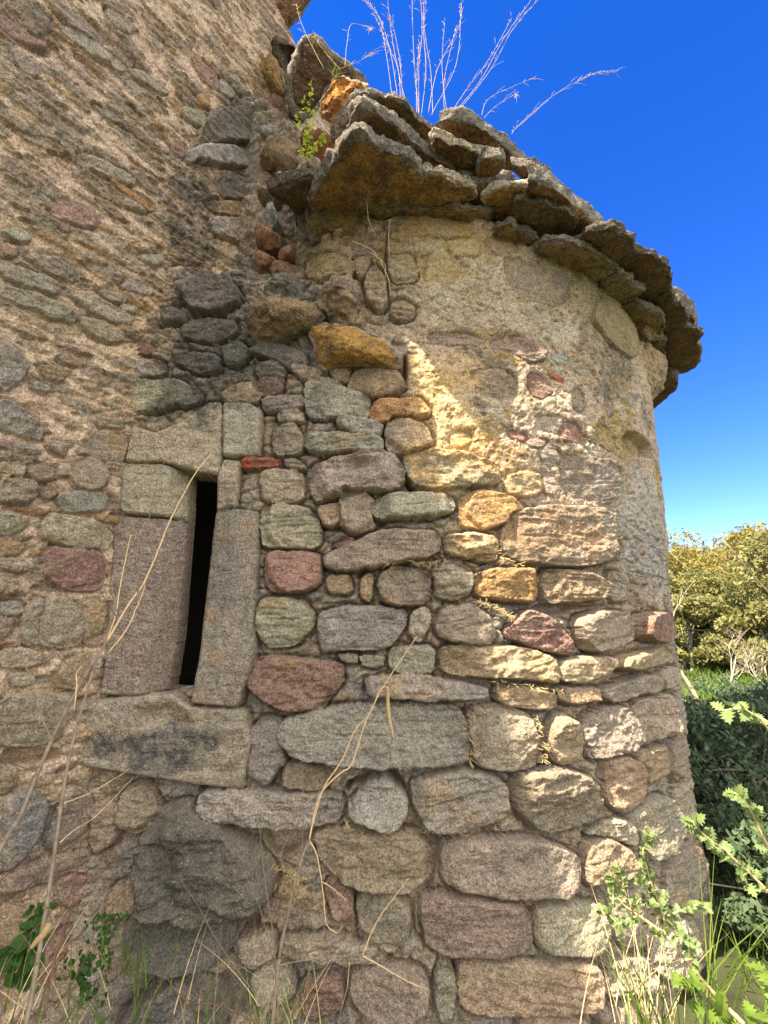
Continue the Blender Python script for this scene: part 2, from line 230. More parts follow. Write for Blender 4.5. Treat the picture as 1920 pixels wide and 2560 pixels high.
# one line per stone: surface+region, colour, height in mm, outline
STONES = """
N1 R 26 0,30 230,20 350,150 340,180 240,235 130,190 60,110
N1 G 18 290,0 360,0 560,150 660,260 640,300 560,270 430,160
N1 G 18 380,190 440,190 600,270 800,440 790,470 620,380 480,280
N1 G 12 80,330 150,350 260,440 230,490 130,440
N1 P 12 0,90 150,210 320,320 280,345 120,270 0,180
N1 P 12 1250,370 1400,480 1410,600 1290,500
N1 G 12 830,450 940,470 1100,600 1040,600 860,510
N1 R 12 660,0 760,30 800,90 740,80 680,40
N1 G 16 500,1000 620,1020 880,1160 860,1220 700,1150 520,1050
N1 O 12 700,1150 760,1180 1000,1350 960,1370 800,1260
N1 G 12 720,1220 800,1270 960,1380 900,1370 760,1290
N1 R 14 330,1330 450,1310 640,1400 620,1480 460,1450 340,1400
N1 R 16 0,700 190,840 230,880 130,850 0,770
N1 G 12 600,680 760,770 830,840 700,770
N1 G 10 700,60 830,140 850,210 760,190 700,120
N1 G 10 780,490 900,560 960,600 860,590
N1 R 14 830,1110 900,1120 1040,1270 960,1240
N1 B 14 1420,500 1520,600 1500,640 1420,590
N1 D 45 1320,780 1420,710 1600,700 1690,760 1690,950 1500,930 1350,920 1290,900
N1 B 50 1200,1000 1300,950 1480,950 1640,1010 1690,1090 1500,1090 1350,1060 1210,1050
N1 D 28 1400,1160 1500,1130 1640,1180 1640,1290 1500,1300 1420,1260
N1 B 24 1340,1410 1560,1420 1580,1590 1400,1530
N1 D 25 1500,650 1690,630 1690,730 1510,690
N1 P 14 1100,960 1180,910 1215,960 1170,1040 1110,1010
N1 G 14 1190,690 1330,740 1300,820 1200,760
N1 Y 16 1300,1310 1620,1310 1600,1400 1400,1380
N1 O 20 1270,620 1360,620 1350,690 1280,690
N1 G 16 0,1500 130,1480 210,1540 180,1570 60,1550
N1 T 16 0,1580 90,1590 110,1659 0,1659
N4 G 16 0,20 120,80 370,160 370,260 240,210 0,130
N4 G 20 20,190 250,250 490,350 470,430 330,410 200,340 0,260
N4 G 18 430,230 560,230 800,370 860,400 850,450 740,440 560,350
N4 G 18 500,390 640,420 800,490 800,550 680,560 520,470
N4 G 16 140,0 420,10 470,120 460,170 300,90
N4 G 14 570,60 720,80 740,120 600,100
N4 B 16 780,200 830,150 950,200 940,250 850,220
N4 G 16 640,220 820,260 800,310 700,290
N4 G 14 890,0 1060,0 1050,60 960,50
N4 G 26 1090,80 1280,80 1300,140 1200,170 1100,130
N4 B 34 0,540 60,580 180,710 130,800 0,890
N4 B 15 0,940 60,940 260,1050 270,1190 160,1170 0,1130
N4 R 15 380,670 420,630 550,690 540,720 450,700
N4 T 15 260,720 330,710 440,760 400,810 300,790
N4 B 18 190,800 310,850 310,890 230,870
N4 B 18 60,1250 140,1200 260,1260 240,1280
N4 R 22 300,1200 440,1220 440,1260 400,1310 310,1260
N4 R 25 440,1400 470,1320 550,1300 680,1350 700,1450 640,1520 540,1520 460,1470
N4 R 18 590,1130 790,1140 830,1230 780,1340 700,1330 570,1300
N4 G 10 650,1050 780,1060 800,1110 650,1100
N4 T 20 0,1340 80,1340 60,1440 0,1450
N4 G 16 80,1340 170,1350 140,1430 90,1430
N4 R 22 180,1380 290,1340 370,1380 370,1430 270,1470 200,1440
N4 R 25 0,1450 170,1440 240,1480 240,1560 150,1600 0,1600
N4 R 18 260,1530 330,1490 380,1540 290,1590
N4 B 22 370,1560 500,1520 660,1540 690,1590 650,1659 400,1659
N4 G 12 780,320 880,330 900,370 800,360
N7 G 30 0,1190 280,1170 480,1190 490,1260 360,1480 200,1520 0,1510
N7 P 25 290,270 340,230 640,260 700,330 640,500 480,510 300,440
N7 G 25 270,60 350,10 640,60 740,170 680,240 500,230 280,180
N7 G 20 0,0 180,30 180,70 60,140 0,140
N7 O 15 0,200 140,200 140,270 0,280
N7 O 12 700,40 760,30 760,80 710,75
N7 G 20 150,640 230,560 280,560 260,860 150,860
N7 G 25 270,640 320,540 440,550 540,660 520,850 420,880 250,860
N7 T 20 550,600 600,570 690,600 640,850 540,850
N7 B 15 0,590 120,580 150,660 0,665
N7 R 18 0,690 80,690 40,800 0,830
N7 G 15 0,900 150,880 280,930 270,990 100,1010 0,1000
N7 G 15 60,1060 180,1040 230,1100 100,1130
N7 T 15 350,1080 430,960 560,930 600,1000 520,1150 380,1130
N0 T 35 0,1665 30,1655 35,1690 0,1715
N0 B 60 0,1720 60,1700 95,1730 85,1790 50,1850 0,1880
N0 R 34 90,1830 130,1720 160,1700 200,1720 180,1800 130,1840
N0 R 34 0,1890 110,1850 240,1830 245,1870 130,1895 0,1930
N0 P 34 115,1900 150,1880 235,1900 240,1945 130,1960
N0 T 30 0,1950 60,1960 100,2000 60,2060 0,2050
N0 P 40 80,2080 150,1990 205,1980 190,2050 150,2110 90,2130
A4 D 40 1160,220 1250,170 1400,150 1540,210 1580,300 1400,400 1250,380
A4 D 30 1040,420 1120,340 1210,380 1190,440 1060,450
A4 P 16 850,580 900,550 990,590 980,640 870,640
A4 B 22 760,720 830,660 1070,690 1070,770 900,800 760,820
A4 G 28 740,870 860,820 1200,820 1320,900 1280,960 900,1010 730,1040
A4 D 28 1110,680 1250,640 1420,650 1420,750 1280,760
A4 D 24 1440,600 1560,560 1640,640 1540,720 1460,700
A4 T 25 1440,890 1540,840 1690,820 1690,950 1450,960
A4 D 20 1180,470 1300,420 1520,430 1540,500 1400,560 1200,540
A5 T 30 600,830 650,750 800,720 920,760 970,840 900,910 780,930 700,890 600,860
A5 D 28 -60,640 0,600 150,570 310,640 340,700 200,740 60,660
A5 G 20 220,720 300,710 430,750 400,790 290,800
A5 W 14 320,800 480,790 600,870 740,920 740,1060 560,1050 330,1050
A5 T 20 480,740 620,730 600,820 520,820
A5 O 38 740,1050 770,950 860,935 1060,940 1130,1010 1110,1050 880,1040 850,1080 780,1080
A5 B 40 520,1060 600,1050 760,1080 820,1110 810,1160 770,1190 620,1160 540,1120
A5 B 55 300,1180 350,1150 680,1180 820,1190 820,1270 690,1290 450,1300 310,1240
A5 G 34 840,1100 900,1070 1000,1060 1100,1120 1150,1230 1050,1270 840,1280
A5 T 44 950,1310 1100,1270 1320,1280 1480,1340 1570,1430 1560,1490 1400,1500 1060,1510 980,1420
A5 G 70 360,1400 480,1340 700,1300 890,1290 960,1400 960,1480 860,1530 620,1530 400,1600 360,1540
A5 G 25 30,1420 90,1390 300,1400 320,1560 220,1600 50,1600
A5 O 20 1250,1170 1310,1140 1390,1160 1390,1220 1330,1250 1260,1240
A5 K 26 -95,1345 -60,1315 155,1318 150,1368 -80,1382
A5 R 16 180,1330 240,1310 320,1350 310,1390 210,1380
A5 G 14 150,1010 260,990 310,1030 300,1070 150,1080
A5 B 18 40,920 300,900 320,960 220,1000 50,1010
A5 P 12 0,800 180,800 160,880 30,910
A5 G 15 110,1120 250,1080 310,1180 290,1280 120,1290
A5 T 18 0,700 130,690 200,750 180,790 0,780
A0 G 34 735,1080 745,1062 790,1065 812,1085 800,1120 810,1140 770,1155 730,1135
A0 T 26 685,1095 735,1090 735,1135 700,1140
A0 G 44 803,1090 850,1065 960,1068 980,1085 978,1105 930,1118 810,1122
A0 G 30 565,1105 600,1090 660,1095 695,1135 693,1180 650,1185 570,1182 565,1150
A8 P 36 80,270 160,260 400,260 430,370 400,480 300,520 100,520 60,400
A8 G 32 0,650 60,560 200,550 330,590 380,680 370,760 250,860 100,890 20,800
A8 P 36 -30,1020 20,940 300,950 440,960 560,990 560,1100 480,1200 430,1270 200,1290 60,1220 -40,1130
A8 G 50 440,290 640,200 720,160 860,120 1160,130 1190,200 1160,270 1000,320 700,370 560,380 450,360
A8 Y 34 1220,150 1400,140 1550,160 1560,270 1450,300 1240,280
A8 O 16 1400,290 1550,280 1550,320 1440,320
A8 R 34 800,400 900,350 1110,390 1130,440 1110,600 900,610 820,580 790,480
A8 G 34 1150,360 1250,320 1390,360 1400,420 1370,540 1280,570 1180,560 1160,470
A8 B 26 400,660 560,610 700,610 860,620 970,640 970,700 930,800 850,890 540,890 420,910
A8 G 22 1010,650 1060,620 1130,640 1120,740 1060,850 990,790
A8 G 40 1170,720 1210,610 1400,600 1510,680 1540,800 1500,860 1300,850 1180,800
A8 G 20 860,900 950,870 1150,870 1150,1030 1050,1050 880,1030
A0 T 44 950,1400 1000,1395 1130,1398 1190,1420 1202,1450 1195,1475 1130,1465 955,1455
A8 B 30 710,1080 850,1060 1050,1050 1250,1090 1480,1130 1500,1200 1300,1210 1050,1220 880,1200 720,1190
A8 B 36 130,1380 250,1320 560,1250 1250,1250 1330,1290 1370,1400 1370,1600 1250,1640 700,1650 280,1580 130,1450
A0 B 30 528,1590 570,1550 610,1555 600,1590 625,1640 600,1660 575,1700 535,1700
A8 G 12 530,920 660,930 650,980 560,970
A8 G 12 670,930 830,940 820,1000 690,1000
A8 T 14 680,450 740,390 760,450 750,580 690,560
A8 T 10 460,420 600,400 620,520 470,530
A8 P 8 500,220 640,160 620,200 540,230
A0 G 36 1012,1530 1080,1520 1140,1545 1158,1600 1150,1655 1080,1662 1022,1650
A0 O 34 990,1080 1020,1062 1080,1070 1125,1095 1120,1115 1050,1145 995,1135
A0 R 48 1080,1150 1100,1110 1160,1095 1270,1100 1330,1130 1340,1200 1250,1228 1130,1215 1080,1190
A0 O 40 1020,1245 1060,1228 1150,1228 1158,1260 1150,1302 1100,1300 1025,1285
A0 T 40 1165,1230 1260,1235 1300,1265 1300,1290 1230,1300 1170,1302
A0 P 34 1085,1370 1130,1315 1180,1330 1240,1400 1220,1415 1150,1400
A0 G 38 1230,1340 1290,1315 1360,1330 1365,1380 1330,1395 1280,1410 1250,1390
A0 P 20 1370,1322 1452,1325 1452,1385 1372,1385
A0 G 12 1310,1235 1355,1240 1355,1300 1315,1298
A0 T 42 1200,1430 1250,1418 1330,1420 1310,1445 1260,1475 1205,1470
A0 T 34 1320,1435 1340,1415 1435,1398 1450,1412 1430,1432 1340,1448
A0 T 36 1065,1488 1100,1480 1195,1495 1197,1530 1130,1530 1080,1520
A0 T 30 1200,1485 1290,1485 1290,1510 1230,1520 1205,1510
A0 G 38 1290,1490 1380,1455 1410,1465 1415,1490 1370,1500 1320,1517 1295,1505
A0 G 30 1415,1458 1445,1440 1462,1446 1458,1470 1422,1492
A0 T 40 1182,1560 1210,1538 1240,1560 1252,1610 1235,1645 1200,1650 1185,1620
A0 G 34 1255,1545 1340,1520 1360,1560 1368,1600 1330,1625 1270,1640 1256,1600
A0 G 30 1362,1520 1430,1492 1448,1540 1440,1578 1380,1608 1368,1570
A0 G 24 1453,1500 1468,1500 1470,1560 1455,1575
A0 T 28 1372,1625 1430,1605 1440,1660 1400,1690 1380,1670
A0 T 32 1300,1640 1340,1630 1385,1650 1392,1720 1340,1755 1305,1730
A0 G 24 1443,1605 1470,1595 1475,1670 1450,1685
A0 B 50 745,1750 790,1690 835,1675 880,1720 880,1750 845,1790 800,1775
A0 B 40 888,1685 1010,1660 1085,1680 1098,1750 1060,1770 1000,1790 920,1795 895,1740
A0 R 44 1105,1670 1200,1655 1280,1680 1298,1740 1290,1765 1180,1795 1150,1785 1110,1740
A0 G 40 680,1790 900,1795 930,1830 925,1890 880,1925 800,1920 730,1890 690,1850
A0 G 36 950,1810 1150,1808 1240,1840 1250,1890 1230,1930 1100,1935 960,1910
A0 T 40 1258,1825 1300,1805 1370,1840 1360,1890 1290,1900 1262,1910
A0 G 26 1260,1800 1335,1762 1368,1790 1368,1828 1300,1798
A0 G 34 1345,1760 1430,1710 1456,1760 1446,1830 1400,1860 1375,1800
A0 G 24 1445,1700 1480,1690 1488,1760 1462,1800
A0 G 30 1430,1880 1480,1810 1500,1860 1490,1950 1440,1960
A0 R 34 905,1950 950,1925 1140,1950 1145,2040 1110,2060 925,2055
A0 R 34 770,1925 850,1925 885,1960 882,2020 840,2050 780,2030
A0 G 28 1155,1950 1290,1950 1320,2010 1290,2060 1160,2050
A0 G 24 1310,1940 1420,1890 1430,1960 1400,2040 1330,2040
A0 G 22 1410,2000 1500,1980 1510,2080 1440,2120 1400,2080
A0 G 36 610,2025 700,2020 830,2040 830,2075 700,2070 615,2060
A0 G 32 760,2090 840,2080 910,2095 930,2150 890,2200 800,2200 760,2150
A0 G 24 940,2090 975,2080 985,2150 970,2205 945,2195
A0 T 26 992,2068 1150,2080 1280,2070 1300,2140 1250,2175 1030,2190 990,2160
A0 R 24 1130,2190 1260,2185 1270,2240 1120,2240
A0 R 24 1290,2180 1430,2150 1440,2230 1290,2240
A0 G 22 1310,2080 1390,2060 1420,2130 1300,2150
A0 B 46 435,1705 530,1700 740,1715 735,1770 640,1785 520,1775 435,1760
A0 T 30 615,1650 640,1640 715,1665 700,1705 612,1695
A0 D 120 298,1870 318,1800 350,1742 410,1728 430,1748 505,1790 560,1830 598,1880 590,1925 540,1950 440,1968 340,1948 305,1905
A0 D 60 275,1990 340,1935 430,1965 530,1980 490,2060 400,2080 290,2050
A0 D 70 240,2212 330,2130 400,2090 470,2140 490,2212 400,2240
A0 T 36 240,1920 290,1900 312,1960 270,1975 235,1960
A0 R 26 270,1700 330,1690 350,1760 300,1800 250,1780
A0 R 26 200,1730 260,1720 250,1820 200,1840
A0 P 16 700,1900 760,1915 765,1990 720,1990
A0 G 20 540,2100 620,2080 640,2150 560,2180
A0 P 20 650,2120 740,2100 740,2180 660,2200
A0 G 22 500,2030 590,2010 600,2060 540,2090
A6 R 16 -70,30 0,20 130,60 260,110 370,170 360,300 260,340 100,300 0,230 -50,120
A6 R 12 -160,560 0,520 200,590 200,690 100,700 0,640 -120,620
A6 P 14 80,790 130,760 240,820 250,900 160,940 100,900
A6 K 14 235,765 330,805 320,828 230,790
A6 R 10 370,870 430,860 460,930 450,1020 380,1020
A6 G 10 360,690 460,710 520,770 500,800 380,750
A6 B 10 230,660 330,640 370,690 280,700
A6 G 10 150,1040 320,1060 300,1160 170,1140
A6 P 12 290,1160 330,1080 430,1110 480,1190 450,1220 320,1200
A6 G 14 520,1130 570,1080 660,1200 660,1300 540,1230
A6 R 16 310,1300 400,1290 600,1330 690,1370 690,1500 640,1610 400,1580 300,1500
A6 G 14 150,1280 230,1230 310,1270 290,1360 190,1370
A6 Y 30 -60,1480 -20,1420 90,1400 210,1450 200,1520 80,1570 -40,1540
A6 G 12 200,1400 260,1420 300,1520 240,1560 205,1520
A6 K 12 -40,1140 60,1160 100,1190 60,1210 -30,1180
A6 G 14 90,1200 150,1180 230,1210 170,1250 100,1240
A6 Y 24 480,420 560,280 690,360 830,480 760,690 620,600 560,520
A6 T 20 560,100 650,90 760,250 800,380 720,370 610,240
A6 Y 24 840,380 900,340 950,420 930,520 840,460
A6 R 10 570,930 620,920 640,1050 600,1060
A2 Y 14 900,1540 1000,1390 1350,1400 1420,1500 1370,1560 1200,1560 1100,1540
A2 Y 16 1210,1590 1300,1560 1430,1560 1450,1680 1230,1680
A2 Y 18 1450,1400 1600,1350 1800,1420 1950,1500 1900,1560 1600,1500
A2 T 14 1470,1560 1640,1540 1700,1640 1500,1680
A5 Y 14 1040,20 1200,0 1340,60 1350,150 1250,190 1080,170
A5 G 12 850,0 1000,0 1050,100 1030,170 900,180 860,100
A5 T 24 700,170 760,60 830,140 850,300 800,360 720,290
A5 R 12 870,320 940,290 1040,350 1000,420 870,400
A5 R 10 1100,520 1300,500 1480,560 1440,590 1130,590
A5 R 12 1380,760 1600,740 1680,800 1680,930 1500,920 1390,840
A5 Y 20 330,0 560,10 650,60 620,140 480,140 400,170 330,120
A5 T 14 640,20 740,10 730,60 690,160 650,100
"""
GAPS = """
A5 90 950,640 985,660 980,800 960,840 945,780
A5 110 440,1305 560,1305 440,1350 350,1390 330,1350
A5 130 900,1290 950,1300 960,1380 1060,1515 1000,1530 965,1490 960,1400
A5 70 825,1090 842,1090 835,1290 820,1280
A5 60 770,1185 840,1180 835,1085 760,1090
A8 100 650,385 760,365 700,400 650,450
A8 80 780,50 860,60 830,100 780,95
A8 60 1000,310 1200,260 1200,330 1050,350
A11 110 570,100 700,20 800,-10 900,20 960,80 1000,220 640,90 580,190
A11 60 1125,430 1190,440 1200,600 1150,800 1040,900 1030,1000 1050,1100 1170,1160 1170,1230 1030,1120 1000,960 1010,860 1130,700 1130,520
A8 60 1335,1270 1390,1280 1385,1659 1372,1659
A9 60 130,590 600,600 760,610 400,620 320,680 160,640
A9 50 0,1060 260,1115 280,1140 0,1110
A0 60 660,820 668,820 662,980 655,980
A0 80 1000,1520 1012,1520 1018,1660 1004,1650
A0 120 430,1690 450,1690 445,1712 425,1712
A0 70 590,1700 740,1790 690,1800 600,1870 560,1790
A0 70 845,470 835,520 838,640 828,690 822,600 835,500
A0 90 480,1975 560,1970 560,2010 500,2030
A0 100 400,2130 560,2090 520,2200 480,2212 440,2140
N1 90 1640,1290 1659,1200 1680,1300 1600,1659 1570,1659 1580,1420
N1 60 1330,690 1370,660 1370,740 1330,720
N7 110 0,1540 250,1530 400,1540 420,1600 200,1640 0,1659
N10 60 80,60 0,120 -10,100 70,30
N0 90 200,2020 260,1970 300,2040 270,2110 230,2130
N0 80 0,2000 90,1990 130,2060 40,2180 0,2200
"""
DEEP = {}
def parse(txt, gap=False):
    out = []
    for ln in txt.strip().split('\n'):
        p = ln.split(); surf, c = p[0][0], int(p[0][1:])
        if gap: col, h, pts = None, float(p[1]), p[2:]
        else: col, h, pts = p[1], float(p[2]), p[3:]
        pp = [to_px(c, *map(float, q.split(','))) for q in pts]
        inv = apse_inv if surf == 'A' else nave_inv
        out.append((surf, col, h/1000, np.array([inv(*q) for q in pp])))
    return out
def chaikin(p, n=2, q=.25):
    for _ in range(n):
        a = p; b = np.roll(p, -1, 0)
        p = np.stack([a*(1-q)+b*q, a*q+b*(1-q)], 1).reshape(-1, 2)
    return p
def poly_sd(S, Z, poly):
    """signed distance, positive inside"""
    d2 = np.full(S.shape, 1e9); ins = np.zeros(S.shape, bool); n = len(poly)
    for i in range(n):
        ax, ay = poly[i]; bx, by = poly[(i+1) % n]
        ex, ey = bx-ax, by-ay; L = ex*ex+ey*ey+1e-12
        t = np.clip(((S-ax)*ex + (Z-ay)*ey)/L, 0, 1)
        d2 = np.minimum(d2, (S-ax-t*ex)**2 + (Z-ay-t*ey)**2)
        c = ((ay > Z) != (by > Z)) & (S < (bx-ax)*(Z-ay)/(by-ay+1e-12) + ax)
        ins ^= c
    d = np.sqrt(d2); return np.where(ins, d, -d)

class Field:
    def __init__(f, ss, zz):
        f.ss, f.zz = ss, zz
        f.S, f.Z = np.meshgrid(ss, zz)
        f.h = np.zeros(f.S.shape); f.c = np.zeros(f.S.shape+(3,)); f.lab = np.zeros(f.S.shape, np.int16)
        f.st = np.zeros(f.S.shape, bool)
        f.wS = f.S + .007*fbm(f.S*26, f.Z*26, 3, 5, .65); f.wZ = f.Z + .007*fbm(f.S*26, f.Z*26, 91, 5, .65)
    def win(f, poly, m):
        a = np.searchsorted(f.ss, poly[:,0].min()-m); b = np.searchsorted(f.ss, poly[:,0].max()+m)
        c = np.searchsorted(f.zz, poly[:,1].min()-m); d = np.searchsorted(f.zz, poly[:,1].max()+m)
        return (slice(c, d), slice(a, b)) if b > a+1 and d > c+1 else None
    def stone(f, poly, h, col, seed, groove=.018, sharp=False, lab=0, edge=.028, rough=1.0, tilt=.12, flat=False):
        poly = chaikin(poly, 1, .06) if sharp else chaikin(chaikin(poly, 1, .17), 1, .12)
        w_ = f.win(poly, .05)
        if w_ is None: return
        S, Z = f.S[w_], f.Z[w_]
        d = poly_sd(S+(f.wS[w_]-S)*(.45 if sharp else 1.35), Z+(f.wZ[w_]-Z)*(.45 if sharp else 1.35), poly) + (.001 if sharp else .0055)
        if d.max() <= 0: return
        r = np.random.default_rng(seed); rough = rough*r.uniform(.55, 1.35)
        e = min(edge, .55*d.max()); u = np.clip(d/e, 0, 1); prof = np.sqrt(np.maximum(1-(1-u)**2, 0))
        cx, cy = poly.mean(0); ext = max(np.ptp(poly[:,0]), np.ptp(poly[:,1]))
        tl = (r.normal()*tilt*.7*(S-cx) + (r.normal()*tilt - .04)*(Z-cy))
        n1 = fbm(S*8+seed*3.1, Z*12, seed, 3)*h*.26*rough
        n2 = fbm(S*30, Z*42, seed+7, 5, .65)*.0085*rough
        # angular facets: tilted planes, take the lowest
        fac = 0
        if not sharp:
            for k in range(8):
                a = r.uniform(0, 6.28); off = r.uniform(.38, .66)*ext
                q = (S-cx)*math.cos(a) + (Z-cy)*math.sin(a) - off*.75
                fac = fac - np.maximum(q, 0)*r.uniform(.3, 1.3)
        n2 = n2 - .010*rough*np.abs(fbm(S*11+seed, Z*15, seed+13, 3))
        strata = -.005*rough*sstep(.25, .6, fbm(S*5+seed, (Z+S*r.normal()*.1)*70, seed+3, 2))
        H = prof*h*(.9) + np.where(d > 0, np.maximum(tl+fac, -.7*h)*np.minimum(u*1.5, 1), 0) + (n1+n2+strata)*np.minimum(u*1.3, 1)
        base = f.h[w_]; m = d > 0
        gr = np.exp(-(np.maximum(-d, 0)/.013)**2)*groove*(~f.st[w_])
        base = np.where(m, H + .002, base-gr)
        f.h[w_] = base
        c = np.array(srgb(PAL[col])) if isinstance(col, str) else np.array(col)
        c = c*r.uniform(.86, 1.14)*(1 + r.normal(0, .03, 3))
        var = 1 + .20*fbm(S*14, Z*14, seed+31, 4, .6)
        cc = np.empty(S.shape+(3,)); cc[:] = c; cc *= var[..., None]
        other = srgb(PAL[r.choice(list('GTRDOB'))])
        mk = sstep(.05, .5, fbm(S*10+seed, Z*10, seed+77, 4))*.45
        cc = mixc(cc, other, mk)
        rimm = np.clip(1-d/.012, 0, 1)*.35      # mortar smeared over the edge
        cc = mixc(cc, f.c[w_][min(2, S.shape[0]-1), min(2, S.shape[1]-1)], rimm*(fbm(S*30, Z*30, 5, 2) > -.1))
        f.c[w_] = np.where(m[..., None], cc, f.c[w_])
        f.st[w_] |= m
        if lab: f.lab[w_] = np.where(m, lab, f.lab[w_])
    def gap(f, poly, dep):
        poly = chaikin(poly); w_ = f.win(poly, .03)
        if w_ is None: return
        d = poly_sd(f.wS[w_], f.wZ[w_], poly)
        k = sstep(-.004, .012, d)*(~f.st[w_])
        f.h[w_] = f.h[w_]*(1-k) - dep*k
    def rubble(f, sx, sz, seed, amp, dens, cols):
        # small filler stones in the mortar
        x = f.wS/sx; y = f.wZ/sz
        f1, f2, cid = worley(x, y, seed); e = f2-f1
        on = cid < dens; u = sstep(.06, .34, e)
        hh = amp*(.5 + cid*.8)*np.minimum(u*1.8, 1)**.6 + amp*.35*fbm(f.S*40, f.Z*50, seed+2, 3)
        f.h = np.where(on & (e > .05), f.h + hh, f.h)
        cs = np.array([srgb(PAL[c]) for c in cols]); idx = (np.floor(cid/dens*997).astype(int)) % len(cols)
        cc = cs[np.clip(idx, 0, len(cols)-1)]*(.85+.3*vnoise(f.S*20, f.Z*20, seed+4))[..., None]
        k = (on & (e > .10)); f.c = np.where(k[..., None], cc*.75+f.c*.25, f.c)
    def dabs(f, lst):
        pass

# ---------------- build the two relief fields
st_all = parse(STONES); gp_all = parse(GAPS, True)
step = .0043
sA = np.concatenate([np.arange(-1.34, 2.08, step), np.linspace(2.085, 3.6, 90)])
zA = np.concatenate([np.linspace(-1.66, -1.5, 12)[:-1], np.arange(-1.5, 2.12, step), np.arange(2.12, 3.3, .0075)])
A = Field(sA, zA); S, Z = A.S, A.Z
# mortar: pinkish below, cream render above on the curved part
pink = srgb((190,170,146)); cream = srgb((200,178,152)); grey = srgb((156,146,134))
up = sstep(.25, .75, Z + .25*fbm(S*2, Z*2, 8, 3))*sstep(-.15, .15, S)
A.c[:] = pink; A.c = mixc(A.c, grey, sstep(-.2, .4, fbm(S*3, Z*3, 5, 4))); A.c = mixc(A.c, cream, up)
A.c *= (1 + .22*fbm(S*22, Z*22, 12, 5, .65))[..., None]
A.h = .010*fbm(S*9, Z*9, 21, 4) + .010*fbm(S*45, Z*45, 22, 4, .6) * (1-.45*up)
A.h -= .012*sstep(.3, .7, fbm(S*26, Z*30, 23, 3))
hb = A.h.copy(); cb = A.c.copy(); A.rubble(.085, .055, 41, .020, .78, 'GTRGBT'); ku = sstep(.2,.8,up)*.9
A.h = A.h*(1-ku)+hb*ku; A.c = mixc(A.c, cb, ku) if False else A.c*(1-ku[...,None])+cb*ku[...,None]
A.h += up*.012
for sd_, cc_, th_ in ((301, (160,142,118), .12), (302, (200,190,166), .18), (303, (176,150,96), .2), (304, (128,118,100), .3)):
    pm = sstep(th_, th_+.12, fbm(S*6+sd_, Z*8, sd_, 5, .62))*up*.75
    A.c = mixc(A.c, srgb(cc_), pm)
A.h -= .014*(1-up)
led = sstep(-.1,-.3,S)*sstep(.95,1.2,Z)
A.h += led*(.035*np.abs(fbm(S*12, Z*14, 331, 4)) + .02*fbm(S*22, Z*26, 332, 4))
A.h += up*(.012 + .007*fbm(S*14, Z*16, 311, 5, .62) - .007*sstep(.2,.45, fbm(S*40, Z*40, 312, 3)))
# shuttered window pieces (labels 1..6)
WIN = {
 'lintel':   (1, 'G', .030, [(275,1003),(291,922),(340,938),(400,912),(455,872),(482,873),(482,992),(476,1031),(436,1026),(355,1002)]),
 'lintel2':  (2, 'G', .030, [(484,873),(540,874),(567,888),(563,988),(484,992)]),
 'jambLU':   (3, 'G', .030, [(268,1005),(355,1005),(434,1026),(428,1124),(265,1112)]),
 'jambLL':   (4, 'G', .034, [(252,1116),(426,1127),(406,1380),(386,1490),(300,1503),(225,1501),(235,1400)]),
 'jambRU':   (5, 'G', .026, [(486,994),(522,998),(512,1098),(470,1108),(470,1035)]),
 'jambRL':   (6, 'G', .034, [(466,1108),(512,1100),(562,1108),(556,1300),(556,1410),(522,1527),(416,1519),(432,1420)]),
 'sill':     (7, 'G', .046, [(210,1507),(380,1494),(420,1522),(537,1529),(547,1600),(532,1700),(440,1692),(200,1652),(155,1640),(172,1560)]),
}
seed = 100
for surf, col, h, poly in st_all:
    seed += 1
    if surf == 'A':
        flush = (poly[:,1].mean() > .35 and poly[:,0].mean() > .05)
        A.stone(poly, h*1.35, col, seed, groove=.007 if flush else .036, edge=.009 if flush else .014, rough=.8 if flush else 1.35, flat=flush)
for surf, col, dep, poly in gp_all:
    if surf == 'A': A.gap(poly, dep)
for k, (lab, col, h, pts) in WIN.items():
    poly = np.array([apse_inv(*p) for p in pts])
    A.stone(poly, h*1.25, {4:(.33,.265,.195),6:(.30,.25,.19)}.get(lab, col), 700+lab, groove=.02, sharp=True, lab=lab, edge=.018, rough=.75, tilt=.015)
# splayed reveal on the left jamb and weathered sill slope, then the slit itself
def inv_poly(pts): return np.array([apse_inv(*p) for p in pts])
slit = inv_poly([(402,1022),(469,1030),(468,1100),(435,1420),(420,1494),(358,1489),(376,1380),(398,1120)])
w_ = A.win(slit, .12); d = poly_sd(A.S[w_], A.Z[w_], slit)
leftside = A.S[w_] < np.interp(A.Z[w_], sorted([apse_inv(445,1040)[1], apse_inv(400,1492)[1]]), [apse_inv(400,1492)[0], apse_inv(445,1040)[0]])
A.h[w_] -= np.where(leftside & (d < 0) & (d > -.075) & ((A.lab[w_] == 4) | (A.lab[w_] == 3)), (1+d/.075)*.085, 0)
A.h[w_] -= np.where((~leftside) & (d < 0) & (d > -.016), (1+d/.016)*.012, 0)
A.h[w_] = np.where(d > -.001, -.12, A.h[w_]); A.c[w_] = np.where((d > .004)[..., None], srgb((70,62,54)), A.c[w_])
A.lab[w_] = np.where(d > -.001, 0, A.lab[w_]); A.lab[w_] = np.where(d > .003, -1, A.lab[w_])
lint = inv_poly([(395,912),(482,905),(480,1000),(476,1031),(440,1026),(375,985),(340,950)])
w_ = A.win(lint, .02); d = poly_sd(A.S[w_], A.Z[w_], lint)
slt = inv_poly([(300,1515),(385,1496),(420,1524),(440,1560),(400,1600),(290,1560)])
w2 = A.win(slt, .05); d2 = poly_sd(A.S[w2], A.Z[w2], slt)
A.h[w2] -= np.where(d2 > 0, .03*sstep(0, .06, d2), 0)*(A.lab[w2] == 7)

